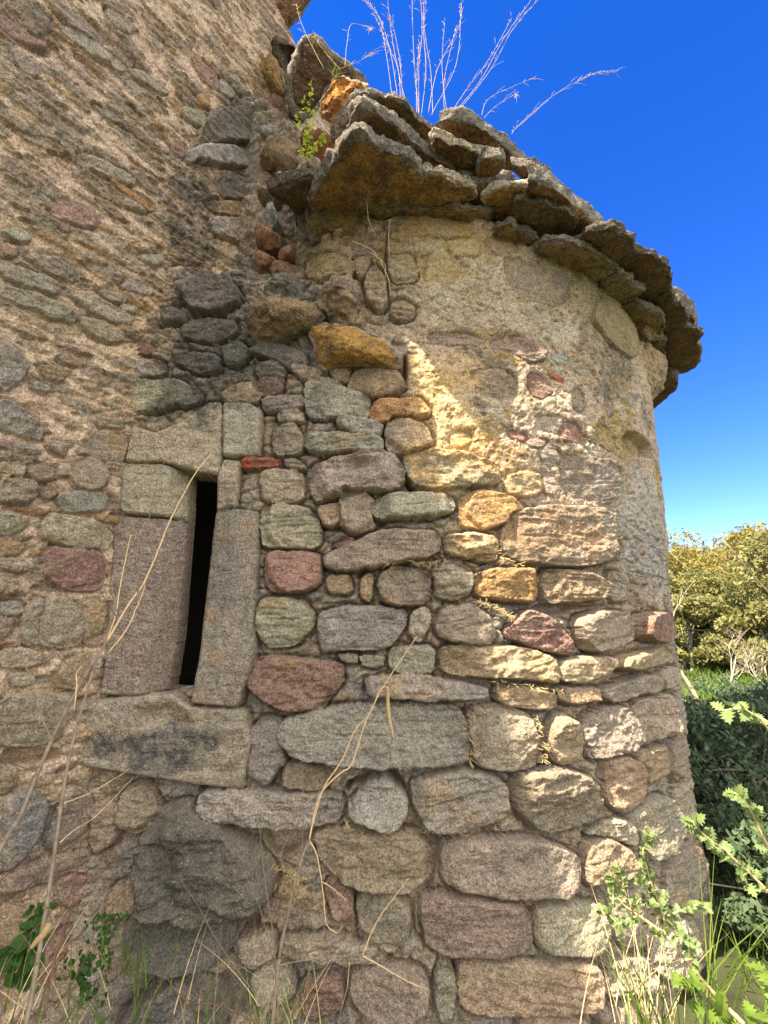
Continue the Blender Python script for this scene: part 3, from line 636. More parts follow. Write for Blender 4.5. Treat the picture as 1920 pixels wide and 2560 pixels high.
# natural lichen, stains and one painted sunlit patch on the apse wall (shapes from the photograph)
def stain_or_lit_patch(F, inv, px, py, rx, ry, col, amt, sd, th=0.0):
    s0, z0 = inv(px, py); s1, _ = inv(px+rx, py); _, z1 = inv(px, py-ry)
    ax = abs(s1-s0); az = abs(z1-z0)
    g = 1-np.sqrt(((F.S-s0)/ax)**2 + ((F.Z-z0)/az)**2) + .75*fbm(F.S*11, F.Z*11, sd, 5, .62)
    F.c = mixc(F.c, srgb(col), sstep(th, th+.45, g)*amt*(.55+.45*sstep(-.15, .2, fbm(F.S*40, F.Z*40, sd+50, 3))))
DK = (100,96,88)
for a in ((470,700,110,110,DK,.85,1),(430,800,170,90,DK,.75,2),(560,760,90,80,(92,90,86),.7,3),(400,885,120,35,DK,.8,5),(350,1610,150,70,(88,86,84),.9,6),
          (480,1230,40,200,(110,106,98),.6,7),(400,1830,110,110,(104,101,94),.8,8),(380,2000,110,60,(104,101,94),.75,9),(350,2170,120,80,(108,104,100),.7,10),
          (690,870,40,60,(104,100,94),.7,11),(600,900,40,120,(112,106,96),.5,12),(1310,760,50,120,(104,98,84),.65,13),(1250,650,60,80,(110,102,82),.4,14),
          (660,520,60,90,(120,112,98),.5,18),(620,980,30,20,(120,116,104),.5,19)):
    stain_or_lit_patch(A, apse_inv, *a)
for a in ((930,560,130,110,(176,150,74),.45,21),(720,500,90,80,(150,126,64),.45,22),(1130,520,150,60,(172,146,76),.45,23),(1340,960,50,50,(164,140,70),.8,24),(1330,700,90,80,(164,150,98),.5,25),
          (1050,640,220,110,(176,164,132),.5,26),(1400,1150,40,150,(186,184,176),.7,28),(960,900,110,170,(232,196,140),.85,29),  # last entry brightens the plaster where the sun wedge falls, light put into colour
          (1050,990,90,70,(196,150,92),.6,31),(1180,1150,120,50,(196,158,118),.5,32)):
    stain_or_lit_patch(A, apse_inv, *a)
# recess in the wall near the right edge
rc = inv_poly([(1333,950),(1345,930),(1375,935),(1400,965),(1402,995),(1340,995)])
w_ = A.win(rc, .02); d = poly_sd(A.S[w_], A.Z[w_], rc); A.h[w_] -= .07*sstep(0, .03, d)

TOPZ = np.interp(A.S, [-1.3, -.85, -.6, -.45, -.3, .02, .12, .9, 3.6], [3.2, 3.15, 2.75, 2.1, 1.99, 2.0, 2.05, 1.90, 1.88])

def emit_field(F, pos, root, parts, keep, mat):
    ny, nx = F.S.shape
    X, Y = pos(F.S, F.Z, F.h); V = np.stack([X, Y, F.Z + EYE], -1).reshape(-1, 3)
    idx = np.arange(ny*nx).reshape(ny, nx)
    q = np.stack([idx[:-1,:-1], idx[:-1,1:], idx[1:,1:], idx[1:,:-1]], -1).reshape(-1, 4)
    kf = keep[:-1,:-1].reshape(-1); lf = F.lab[:-1,:-1].reshape(-1)
    C = F.c.reshape(-1, 3)
    for lab, name, parent, mt in parts:
        qs = q[kf & (lf == lab)]
        u, inv = np.unique(qs, return_inverse=True)
        mesh_obj(name, V[u], inv.reshape(-1, 4), mt, parent, np.clip(C[u], .01, .95))

# ---------------- the chapel: one thing
chapel = empty('chapel', (XC, YF, 0))
tag(chapel, 'old stone chapel with curved apse, narrow slit window and broken stone slab eaves', 'chapel')
window = empty('window', (-1.0-XC+XC, 0, 0), chapel); window.location = (-.9, 0, EYE)
A.h += 0
posA = lambda s, z, h: apse_point(s, z, h + macro(s, z))
emit_field(A, posA, chapel, [(0, 'apse_wall', chapel, M_WALL), (1, 'lintel', window, M_DRESS), (2, 'lintel', window, M_DRESS), (3, 'jamb', window, M_DRESS),
           (4, 'jamb', window, M_DRESS), (5, 'jamb', window, M_DRESS), (6, 'jamb', window, M_DRESS), (7, 'sill', window, M_DRESS)], A.Z < TOPZ, M_WALL)

# nave wall
tN = np.concatenate([np.linspace(-7, -.86, 60)[:-1], np.arange(-.86, .98, .0038), np.linspace(.99, 4, 30)])
zN = np.concatenate([np.linspace(-1.66, -1.45, 14)[:-1], np.arange(-1.45, 4.5, .0046), np.linspace(4.53, 6.6, 30)])
N = Field(tN, zN); S, Z = N.S, N.Z
N.wS = S + .006*fbm(S*24, Z*24, 203, 3); N.wZ = Z + .005*fbm(S*24, Z*24, 204, 3)
tan = srgb((224,198,168)); och = srgb((208,176,138)); pk = srgb((218,188,164))
N.c[:] = tan; N.c = mixc(N.c, och, sstep(-.05, .5, fbm(S*4, Z*5, 61, 5, .6))*.5); N.c = mixc(N.c, pk, sstep(.0, .5, fbm(S*3, Z*3, 62, 4))*.7)
N.c *= (1 + .30*fbm(S*26, Z*34, 63, 5, .65))[..., None]
N.h = .016*fbm(S*4, Z*5, 71, 4) + .012*fbm(S*40, Z*44, 72, 5, .68)
N.h -= .014*sstep(.3, .55, fbm(S*16, Z*34, 73, 3))
hi = (S > -5)
N.rubble(.30, .075, 84, .012, .34, 'RGTRGG')
N.rubble(.17, .040, 81, .018, .36, 'GTRGTOGP')
N.rubble(.07, .026, 88, .009, .25, 'TWTGOR')
for surf, col, h, poly in st_all:
    seed += 1
    if surf == 'N': N.stone(poly, h, col, seed, groove=.015, edge=.018, rough=1.1)
for surf, col, dep, poly in gp_all:
    if surf == 'N': N.gap(poly, dep)
for a in ((420,500,60,190,(96,92,86),.8,41),(500,300,50,120,(108,104,94),.6,42),(520,240,40,40,(90,88,84),.6,43),(70,1800,50,80,(120,128,136),.5,44)):
    stain_or_lit_patch(N, nave_inv, *a)
TOPN = np.interp(N.S, [-7, -1.55, -1.3, -.9, .85, 3.2, 4], [6.5, 6.5, 5.2, 4.75, 4.12, 2.3, 2.0])
posN = lambda t, z, h: (PX0 + t*DX + h*NX, PY0 + t*DY + h*NY)
emit_field(N, posN, chapel, [(0, 'nave_wall', chapel, M_WALL)], (N.Z < TOPN) & ~((N.Z < 1.25) & (N.S > .12)), M_WALL)
del A, N, S, Z

# thick core behind the faces (closes the solid and throws the chapel's shadow)
def prism(name, pts, z0, z1, mat, parent):
    n = len(pts); v = [(x, y, z0) for x, y in pts] + [(x, y, z) for (x, y), z in zip(pts, z1)]
    f = [list(range(n))[::-1], list(range(n, 2*n))] + [[i, (i+1) % n, n+(i+1) % n, n+i] for i in range(n)]
    return mesh_obj(name, v, f, mat, parent, cols=np.tile(srgb((150,134,108)), (2*n, 1)), smooth=False)
def npt(t, h): return (PX0 + t*DX + h*NX, PY0 + t*DY + h*NY)
def core(ts, tz, z0, front, back=-7):
    prism('core', [npt(t, front) for t in ts] + [npt(t, back) for t in ts[::-1]], z0, [z+EYE-.03 for z in tz] + [z+EYE-.03 for z in tz[::-1]], M_WALL, chapel)
core([-7, -1.55, -1.3, -.9, 0], [6.5, 6.5, 5.2, 4.75, 4.41], 0, -.14)
core([.01, .85, 3.2, 4], [4.4, 4.12, 2.3, 2.0], 1.6+EYE, -.14)
core([.01, .85, 3.2, 4], [1.59, 1.59, 1.59, 1.59], 0, -2.6)
core([3.9, 4], [1.58, 1.58], 0, -.15, -2.59)
ring = [(XC + 1.42*math.sin(a), YC - 1.42*math.cos(a)) for a in np.linspace(-.25, 2.6, 24)]
prism('core', ring, 0, [3.5]*24, M_WALL, chapel)

# ---------------- rocks and slabs
def resample(P, n):
    P = np.array(P); Q = np.roll(P, -1, 0); L = np.linalg.norm(Q-P, axis=1); cum = np.concatenate([[0], np.cumsum(L)])
    t = np.linspace(0, cum[-1], n, endpoint=False); out = []
    for a in t:
        i = min(np.searchsorted(cum, a, 'right')-1, len(P)-1); f = (a-cum[i])/max(L[i], 1e-9); out.append(P[i]*(1-f)+Q[i]*f)
    return np.array(out)
def n3(p, s, o=0): return mn.fractal(Vector(p)*s + Vector((o*3.7, o*1.3, o*7.1)), .75, 2.1, 4, noise_basis='PERLIN_ORIGINAL')
def rock(name, pts, point, normal, thick, mat, parent, col, col2=None, front=.3, sd=0, rough=1.0, n=120, rings=22, ck=.22, cham=.22):
    """closed stone: outline given by pixels cast on a plane (point, normal), front side facing -normal... thickness along normal"""
    P0 = Vector(point); Nn = Vector(normal).normalized(); o = []
    for q in pts:
        d = ray(*q); k = P0.dot(Nn)/d.dot(Nn); o.append(d*k)
    ux = (Vector((0,0,1)).cross(Nn) if abs(Nn.z) < .9 else Vector((1,0,0)).cross(Nn)).normalized(); uy = Nn.cross(ux)
    c0 = sum(o, Vector())/len(o)
    p2 = chaikin(np.array([((v-c0).dot(ux), (v-c0).dot(uy)) for v in o]), 2, ck)
    p2 = resample(p2, n); size = max(np.ptp(p2[:,0]), np.ptp(p2[:,1]))
    prof = []   # (scale, height)
    for i in range(1, rings+1): prof.append((i/rings*(1-cham*.35), -front*thick*(1-(i/rings)**2)))
    e = thick
    for j in range(1, 5): a = j/5*math.pi/2; prof.append((1-cham*.35+cham*.35*math.sin(a), cham*e*.5*(1-math.cos(a))))
    for j in range(1, 6): prof.append((1.0, cham*e*.5 + (e*(1-cham))*j/5))
    for j in range(1, 5): a = j/5*math.pi/2; prof.append((1-cham*.35*(1-math.cos(a)), e-cham*e*.5*(1-math.sin(a))))
    for i in range(rings, 0, -1): prof.append((i/rings*(1-cham*.35)*.99, e + front*.3*thick*(1-(i/rings)**2)))
    V = [c0 + Nn*prof[0][1]]; C = []
    for (s, h) in prof:
        for x, y in p2: V.append(c0 + ux*(x*s) + uy*(y*s) + Nn*h)
    V.append(c0 + Nn*prof[-1][1])
    m = len(prof); F = [[0, 1+i, 1+(i+1) % n] for i in range(n)]
    for r_ in range(m-1):
        b = 1+r_*n
        F += [[b+i, b+n+i, b+n+(i+1) % n, b+(i+1) % n] for i in range(n)]
    b = 1+(m-1)*n; F += [[b+i, len(V)-1, b+(i+1) % n] for i in range(n)]
    W = []
    a1 = np.array(srgb(PAL[col] if isinstance(col, str) else col)); a2 = a1 if col2 is None else np.array(srgb(PAL[col2] if isinstance(col2, str) else col2))
    for k, v in enumerate(V):
        g = n3(v, 7, sd)*.030 + n3(v, 28, sd)*.010 + n3((v.x, v.y, v.z*4), 22, sd+5)*.006
        w3 = Vector((n3(v, 9, sd+1), n3(v, 9, sd+2), n3(v, 9, sd+3)))*.014
        dirv = (v-c0); lat = dirv - Nn*dirv.dot(Nn); lat = lat.normalized() if lat.length > 1e-6 else Vector()
        rr = (v-c0).length/size
        W.append(v + (lat*g*min(1, rr*2.5) - Nn*g*.45*(1 if k < 1+rings*n else -.5) + w3*.7)*rough*min(1, size/.25))
        ph = 0 if k < 1+(rings-1)*n else 1
        t = .5+.5*n3(v, 12, sd+9); base = a1*(1-ph)+a2*ph
        c = base*(.8+.4*t); q = n3(v, 16, sd+20)
        if q > .18: c = c*(1-.55*min(1, (q-.18)*4)) + np.array((.07,.066,.058))*.55*min(1, (q-.18)*4)
        C.append(c)
    return mesh_obj(name, [(v.x, v.y, v.z+EYE) for v in W], F, mat, parent, np.clip(np.array(C), .01, .9))
def c2(*p): return [(553+x*.3334, y*.3334) for x, y in p]
def c3(*p): return [(1106+x*.3334, y*.3334) for x, y in p]
def c6(*p): return [(1106+x*.3334, 553+y*.3334) for x, y in p]
roof = empty('roof', (0, 0, 2.0+EYE), chapel); roof.location = (XC-XC, 0, 2.0+EYE)
def slab(pts, phi, r, z, thick, slope=6, col='T', col2='D', sd=0, n=150, **k):
    a = rad(phi); rd = Vector((math.sin(a), -math.cos(a), 0))
    P = Vector((XC, YC, 0)) + rd*r + Vector((0, 0, z)); sl = rad(slope)
    Nn = rd*math.sin(sl) + Vector((0, 0, math.cos(sl)))
    return rock('roof_slab', pts, P, Nn, thick*.75, M_SLAB, roof, col, col2, front=.25, sd=sd, n=n, **k)
UB = (150,118,76); UD = (128,98,66)  # undersides: sheltered brown stone, with sunlit bounce glow put into the colour
slab(c2((400,1170),(520,1000),(650,850),(800,940),(960,1010),(1110,1150),(1070,1270),(960,1430),(800,1560),(520,1500),(330,1330)), -12, R+.22, 1.98, .085, 4, UB, 'D', 1)
slab(c2((1000,1190),(1120,1110),(1260,1160),(1440,1210),(1430,1290),(1330,1340),(1240,1460),(1000,1420),(930,1320)), 4, R+.22, 1.99, .06, 4, UB, 'G', 2)
slab(c2((630,740),(690,690),(900,790),(1000,900),(1130,1000),(1330,1120),(1300,1180),(1100,1200),(900,1250),(680,1150),(560,960)), -3, R+.26, 2.10, .075, 5, UD, 'D', 3)
slab(c2((600,640),(740,600),(880,620),(990,690),(1090,790),(1190,840),(1100,960),(850,940),(650,800)), -3, R+.28, 2.22, .045, 6, UD, 'D', 4)
slab(c2((1110,870),(1250,900),(1480,1010),(1580,1080),(1430,1180),(1300,1200),(1150,1050)), 8, R+.24, 2.13, .06, 5, UD, 'G', 5)
slab(c2((1160,810),(1280,780),(1400,790),(1500,860),(1640,980),(1790,1110),(1640,1120),(1480,1050),(1280,930)), 12, R+.26, 2.22, .085, 6, UD, 'D', 6)
slab(c2((1430,1040),(1500,1010),(1600,1030),(1615,1090),(1540,1150),(1440,1170)), 10, R+.2, 2.08, .07, 3, UD, 'D', 7, n=90)
slab([(1030,425),(1075,400),(1160,402),(1190,425),(1230,455),(1245,505),(1180,515),(1120,505),(1060,480)], 20, R+.13, 2.0, .05, 3, UB, 'W', 8)
slab(c3((60,1120),(200,1180),(330,1260),(440,1350),(560,1450),(612,1490),(590,1520),(510,1560),(400,1530),(280,1430),(160,1280)), 26, R+.25, 1.97, .11, 5, UD, 'D', 9)
slab(c3((-20,1060),(80,1075),(150,1080),(260,1150),(200,1200),(60,1180)), 22, R+.2, 2.1, .06, 5, UD, 'D', 15, n=90)
slab(c6((580,40),(700,40),(830,60),(905,130),(890,200),(980,260),(900,300),(760,200),(640,110)), 40, R+.18, 1.94, .09, 4, UB, 'W', 10)
slab(c6((900,240),(980,240),(1100,290),(1190,400),(1200,500),(1100,520),(980,400)), 52, R+.27, 1.96, .12, 4, UD, 'D', 11)
slab(c6((960,420),(1080,460),(1190,540),(1225,600),(1215,720),(1090,780),(1000,760),(980,600)), 60, R+.25, 1.86, .11, 2, UD, 'D', 12)
slab(c6((1000,760),(1080,780),(1080,850),(1000,920),(920,1000),(900,980),(930,880)), 64, R+.12, 1.78, .08, 2, UD, 'D', 13, n=90)
# ragged run of split slabs continuing round the curve, two tiers
def wslab(phi, hw, r0, r1, z, th, col, col2, sd):
    rr = random.Random(sd); pts = []
    for a, r_ in ((-hw, r0), (-hw*.9, (r0+r1)/2), (-hw*1.0, r1-.03), (-hw*.5, r1+rr.uniform(-.02,.03)), (0, r1+rr.uniform(-.03,.03)), (hw*.5, r1+rr.uniform(-.03,.02)), (hw*.95, r1-.04), (hw, (r0+r1)/2), (hw, r0)):
        an = rad(phi+a); r_ = r_+rr.uniform(-.03,.03); a += rr.uniform(-.12,.12)*hw; pts.append((XC+r_*math.sin(an), YC-r_*math.cos(an), z-.10*(r_-r0)))
    px = []
    for x, y, zz in pts:       # same points given back as directions for rock()
        v = Vector((x, y, zz)); fwd = v.y*cp + v.z*sp; u = -v.y*sp + v.z*cp; px.append((PW/2 + FPX*v.x/fwd, PH/2 - FPX*u/fwd))
    an = rad(phi); rd = Vector((math.sin(an), -math.cos(an), 0))
    rock('roof_slab', px, Vector((XC,YC,0))+rd*r0+Vector((0,0,z)), rd*.1+Vector((0,0,1)), th, M_SLAB, roof, col, col2, front=.2, sd=sd, n=110, rings=14, rough=.9, ck=.07)
edrop = lambda p: float(sstep(2, 26, p))
wslab(14.0, 6, R-.2, R+.05, 2.2, .12, (112,94,72), 'D', 555)
for a_, b_ in ((4, 6), (14, 6), (24, 6), (33, 6)): wslab(a_, b_, R-.2, R+.14, 2.12-.1*edrop(a_), .09, (128,110,84), 'D', 560+a_)
rs = random.Random(4); ph = -14; kk = 0
while ph < 82:
    hw = rs.uniform(2.6, 8.0); kk += 1
    wslab(ph+hw, hw*1.06, R-.16, R+rs.uniform(.07,.14)+.05*edrop(ph), 1.985-.17*edrop(ph)+rs.uniform(-.01,.012), rs.uniform(.028,.045), (140,120,90), (120,110,94), 500+kk)
    ph += 2*hw
ph = -18
while ph < 82:
    hw = rs.uniform(4.0, 10); kk += 1
    wslab(ph+hw, hw*1.05, R-.10, R+rs.uniform(.15,.24)+.10*edrop(ph), 2.055-.17*edrop(ph)+rs.uniform(-.008,.015), rs.uniform(.035,.055), (112,92,68), (104,94,80), 500+kk)
    ph += 2*hw
# corbel stones under the eaves
def vrock(name, pts, y, thick, col, col2=None, parent=None, nrm=(0,-1,.1), sd=0, mat=None, **k):
    Nn = -Vector(nrm).normalized()
    d = ray(*pts[0]); c = sum((ray(*p)/ray(*p).y for p in pts), Vector())/len(pts)*y
    return rock(name, pts, c, Nn, thick, mat or M_WALL, parent, col, col2, sd=sd, **k)
vrock('corbel', c6((790,740),(870,560),(960,610),(1015,700),(1000,820),(905,985),(820,860)), 3.05, .2, 'Y', 'T', roof, (.55,-.7,-.25), 20, front=.12)
vrock('corbel', c6((830,390),(900,330),(980,420),(990,560),(900,560),(840,480)), 2.95, .2, 'Y', 'T', roof, (.5,-.7,-.3), 21, front=.12)
#K
vrock('corbel', c2((330,1240),(600,1230),(760,1340),(880,1500),(860,1600),(700,1659),(420,1659),(320,1560),(290,1400)), 2.25, .25, (132,112,72), 'D', roof, (0,-.85,-.5), 23)
# tilted slabs and rubble in the angle between nave and apse
vrock('roof_slab', c2((280,180),(420,270),(560,370),(700,480),(715,545),(600,560),(490,520),(420,680),(330,790),(230,780),(200,640),(185,520),(230,330)), 2.62, .07, (96,74,56), 'D', roof, (.2,-.8,-.55), 25, mat=M_SLAB, cham=.5)
vrock('roof_slab', c2((500,490),(600,490),(715,550),(610,600),(560,700),(500,790),(390,740),(420,640)), 2.5, .07, (186,128,66), 'T', roof, (-.35,-.8,-.4), 26, mat=M_SLAB)
vrock('roof_slab', c2((70,360),(95,120),(110,-150),(420,-150),(360,0),(240,160),(170,200),(110,330)), 2.86, .10, (118,88,64), 'D', roof, (.5,-.75,-.35), 27, mat=M_SLAB)
vrock('roof_slab', c2((500,760),(560,680),(650,650),(660,760),(600,860),(500,900),(470,870)), 2.3, .06, (130,116,100), 'D', roof, (-.3,-.8,-.3), 28, mat=M_SLAB)
rub = [((150,210,270,330,190,240,170,520,80,420,100,280), 2.8, (92,78,58)), ((20,420,120,370,190,480,200,620,60,600,20,520), 2.72, (150,122,74)), ((10,680,80,620,190,650,210,780,160,860,30,850), 2.62, (104,78,58)),
  ((20,1000,80,920,200,880,270,960,250,1120,120,1120,30,1050), 2.45, (140,120,94)), ((250,930,330,850,480,860,470,960,390,1060,290,1070), 2.44, (134,88,56)), ((130,1140,190,1110,250,1150,230,1260,150,1230), 2.40, (160,146,124)),
  ((170,1260,240,1160,340,1120,380,1170,300,1290,220,1320), 2.36, (120,114,106)), ((20,1240,130,1200,170,1260,80,1330,0,1300), 2.42, (150,134,106)), ((50,1360,130,1330,150,1440,100,1480,40,1420), 2.34, (158,156,148)),
  ((-20,1450,60,1440,160,1520,160,1610,40,1620,-30,1540), 2.36, (160,124,100)), ((150,1620,220,1590,260,1640,230,1700,160,1700), 2.36, (166,128,110)), ((-20,1640,60,1640,140,1690,90,1790,-20,1780), 2.36, (150,118,92)),
  ((330,1060,400,1010,420,1080,390,1160,340,1130), 2.36, (166,148,120)), ((90,1720,200,1700,300,1750,310,1860,200,1900,100,1860), 2.33, (150,114,92)), ((20,870,110,860,150,900,60,950), 2.55, (150,146,138)),
  ((-10,1800,80,1800,120,1880,60,1960,-20,1930), 2.32, (140,112,88)), ((220,1880,300,1830,360,1920,300,1980,220,1960), 2.31, (132,112,90))]
for i, (p, y, c) in enumerate(rub):
    vrock('rubble_stone', c2(*zip(p[::2], p[1::2])), y, .12, c, None, roof, (random.uniform(-.4,.3), -.9, random.uniform(-.3,.3)), 40+i, n=60, rings=10, front=.6)
# roof cone of packed slabs behind the eaves
def roof_cone():
    V, F, C = [], [], []; na, nr = 140, 26
    for i in range(na+1):
        th = -.30 + 2.95*i/na
        for j in range(nr+1):
            f = j/nr; r_ = (R+.12)*(1-f) + .25*f; z = 2.21 + f*1.0
            if j == 0: r_, z = R-.06, 1.95
            if j == 1: r_, z = R+.01, 2.12
            p = Vector((XC + r_*math.sin(th), YC - r_*math.cos(th), z)); g = n3(p, 5, 3)*.05 + n3(p, 20, 4)*.02
            stp = ((f*9 + mn.noise(p*1.5)*.6) % 1)*.05
            V.append((p.x, p.y, p.z+g-stp+EYE)); C.append(srgb((118,108,92))*(.8+.5*abs(n3(p, 9, 5))))
    for i in range(na):
        for j in range(nr):
            a = i*(nr+1)+j; F.append([a, a+nr+1, a+nr+2, a+1])
    mesh_obj('roof_cover', V, F, M_SLAB, roof, np.array(C))
roof_cone()

# ---------------- loose stones lying in the broken gap (each one a thing)
def c5(*p): return [(553+x*.3334, 553+y*.3334) for x, y in p]
def loose(pts, y, th, c, c2_, nrm, sd, label, **k):
    o = vrock('loose_stone', pts, y, th, c, c2_, None, nrm, sd, **k)
    # origin to its base
    tag(o, label, 'stone', 'loose stones perched in the broken gap')
loose(c5((330,480),(440,410),(560,455),(700,475),(850,540),(930,640),(950,700),(930,750),(800,720),(600,710),(430,740),(380,700),(350,600)), 2.14, .18, (182,142,82), 'G', (-.1,-.9,-.25), 61, 'long ochre stone with jagged face, lowest of the loose stones in the gap', front=.5)
loose(c5((400,200),(500,155),(600,150),(650,190),(665,240),(712,330),(700,390),(620,445),(540,430),(440,360),(388,300)), 2.15, .16, (164,142,118), 'T', (.05,-1,.1), 62, 'rounded many-sided tan block in a dark hollow above the ochre stone', front=.7)
loose(c5((-60,300),(60,265),(220,262),(340,285),(430,340),(440,400),(350,470),(230,500),(90,580),(0,560),(-70,450)), 2.13, .2, (150,128,98), 'D', (-.15,-.9,-.15), 63, 'dark grey-topped angular block left of the rounded tan block', front=.6)
loose(c5((20,250),(130,180),(240,165),(310,200),(350,280),(200,262),(60,266)), 2.22, .16, (128,122,110), 'D', (0,-.8,.4), 64, 'small weathered stone lying behind the dark angular block', front=.5)

# ------------------------------------------------------------------ ground
def ground_z(x, y):
    d = math.hypot(x, y); r_ = 0
    if d > 9: r_ += min((d-9)*.055, 3.2)
    r_ += mn.noise(Vector((x*.25, y*.25, 0)))*.22*min(1, d/6)
    return r_ - .25*max(0, min(1, (x-1.6)/2)) 
gv, gf = [], []
xs = np.concatenate([-np.geomspace(1, 400, 50)[::-1], np.linspace(-.98, .98, 20), np.geomspace(1, 400, 50)]); ys = xs
for y in ys:
    for x in xs: gv.append((x*1.0+1, y+3, ground_z(x+1, y+3)))
n_ = len(xs)
gf = [[j*n_+i, j*n_+i+1, (j+1)*n_+i+1, (j+1)*n_+i] for j in range(n_-1) for i in range(n_-1)]
M_GR = plain('grassy_soil', (66,64,44), .95, .5, 2.2)
M_GR.node_tree.nodes['Color Ramp'].color_ramp.elements[1].color = (*srgb((72,78,46)), 1)
g = mesh_obj('ground', gv, gf, M_GR); tag(g, 'grassy ground sloping up behind the chapel', None, None, 'structure')
del g['label']; g['label'] = 'grassy ground sloping up behind the chapel'

# ------------------------------------------------------------------ plants
class Tubes:
    def __init__(t): t.v, t.f = [], []
    def add(t, pts, r0, r1, k=6):
        pts = [Vector(p) for p in pts]; n = len(pts); b = len(t.v)
        for i, p in enumerate(pts):
            d = (pts[min(i+1, n-1)] - pts[max(i-1, 0)]).normalized()
            u = d.cross(Vector((.3,.9,.2))).normalized(); v = d.cross(u); r_ = r0 + (r1-r0)*i/max(n-1, 1)
            for j in range(k):
                a = j*2*math.pi/k; t.v.append(p + u*math.cos(a)*r_ + v*math.sin(a)*r_)
        for i in range(n-1):
            for j in range(k): t.f.append([b+i*k+j, b+i*k+(j+1) % k, b+(i+1)*k+(j+1) % k, b+(i+1)*k+j])
        t.f.append([b+j for j in range(k)][::-1]); t.f.append([b+(n-1)*k+j for j in range(k)])
    def build(t, name, mat, parent=None): return mesh_obj(name, [tuple(v) for v in t.v], t.f, mat, parent)
def at(px, py, y):
    d = ray(px, py); d = d/d.y*y; return Vector((d.x, d.y, d.z+EYE))
def smooth_line(P, sub=5, jit=0):
    P = [Vector(p) for p in P]; out = []
    for i in range(len(P)-1):
        p0, p1, p2, p3 = P[max(i-1,0)], P[i], P[i+1], P[min(i+2, len(P)-1)]
        for k in range(sub):
            t = k/sub
            q = .5*((2*p1) + (p2-p0)*t + (2*p0-5*p1+4*p2-p3)*t*t + (3*p1-p0-3*p2+p3)*t**3)
            if jit: q += Vector([random.uniform(-jit, jit) for _ in range(3)])
            out.append(q)
    out.append(P[-1]); return out
M_BARK = plain('grey_bark', (140,124,104), .85, .3, 60); M_TWIG = plain('pale_dry_twig', (218,188,142), .8, .2, 80)
M_RED = plain('reddish_twig', (120,88,72), .8, .3, 60); M_STRAW = plain('dry_straw', (216,192,138), .8, .25, 90)
M_LEAF = plain('oak_leaf', (122,140,84), .6, .3, 40, .35); M_GREEN = plain('herb_leaf', (62,96,40), .6, .3, 60, .35)
M_BRI = plain('bright_leaf', (116,140,56), .6, .25, 60, .45); M_GRASS = plain('grass_blade', (104,130,50), .6, .35, 40, .35)

def twigplant(name, label, cat, lines, mats=('branch',), group=None, parts=None):
    """lines: (part, depth list or value, r0, r1, material, pixel points)"""
    p0 = lines[0]; base = at(*p0[5][0], p0[1] if not isinstance(p0[1], (list, tuple)) else p0[1][0])
    root = empty(name, tuple(base)); tag(root, label, cat, group)
    for part, dep, r0, r1, mt, pts in lines:
        t = Tubes(); n = len(pts)
        P = [at(px, py, (dep if not isinstance(dep, (list, tuple)) else dep[0] + (dep[1]-dep[0])*i/(n-1))) for i, (px, py) in enumerate(pts)]
        L = smooth_line(P, 5, .0006)
        r0 *= .8; r1 *= .9; t.add(L, r0, r1)
        # buds
        for i in range(2, len(L)-1, 4):
            if random.random() < .7:
                a = L[i] + Vector((random.uniform(-1,1), random.uniform(-1,1), .6))*(r0*1.3+.0012)
                t.add([L[i], a], max(r1, r0*.7), r1*.8, 5)
        t.build(part, mt, root)
    return root
def c7(*p): return [(x*.3334, 1106+y*.3334) for x, y in p]
def c8(*p): return [(553+x*.3334, 1106+y*.3334) for x, y in p]
def c10(*p): return [(x*.3334, 1659+y*.3334) for x, y in p]
def c11(*p): return [(553+x*.3334, 1659+y*.3334) for x, y in p]
def c12(*p): return [(1106+x*.3334, 1659+y*.3334) for x, y in p]
twigplant('bare_sapling', 'grey bare sapling rising in front of the slit window, thickest of the left stems', 'sapling', [
 ('stem', (1.15,1.5), .0075, .0042, M_BARK, [(-70,2000),(0,1835),(45,1760),(85,1660),(150,1520),(205,1425),(232,1385)]),
 ('branch', (1.5,1.72), .0042, .0016, M_TWIG, [(232,1385),(275,1310),(310,1260),(335,1205),(365,1130),(395,1070),(425,1018),(455,982)]),
 ('branch', (1.5,1.6), .0028, .0012, M_TWIG, [(228,1392),(250,1325),(262,1250),(275,1190),(283,1155)]),
 ('branch', (1.5,1.55), .0022, .001, M_RED, [(250,1330),(225,1290),(200,1245),(196,1218)]),
 ('branch', (1.5,1.58), .002, .0008, M_BARK, [(252,1320),(240,1260),(218,1180),(194,1125)]),
 ('branch', (1.5,1.6), .002, .0008, M_BARK, [(290,1285),(302,1210),(320,1130),(345,1020),(376,966)]),
 ('branch', (1.5,1.6), .0018, .0007, M_RED, [(296,1280),(320,1230),(335,1165)]),
 ('branch', (1.5,1.65), .0016, .0006, M_BARK, [(312,1285),(355,1258),(405,1218)]),
 ('branch', (1.5,1.45), .0022, .0009, M_RED, [(228,1388),(195,1395),(160,1385),(130,1365),(100,1342)]),
 ('branch', (1.4,1.5), .0018, .0008, M_RED, [(185,1468),(150,1440),(100,1385),(60,1330),(45,1300)]),
 ('branch', (1.5,1.6), .003, .001, M_TWIG, [(232,1412),(272,1362),(296,1310),(312,1270),(314,1240)]),
 ('branch', (1.35,1.4), .0022, .0012, M_TWIG, [(160,1535),(166,1480),(165,1455),(177,1440)]),
 ('branch', (1.3,1.35), .0022, .0008, M_BARK, [(115,1605),(90,1550),(75,1490),(45,1410),(45,1380)])])
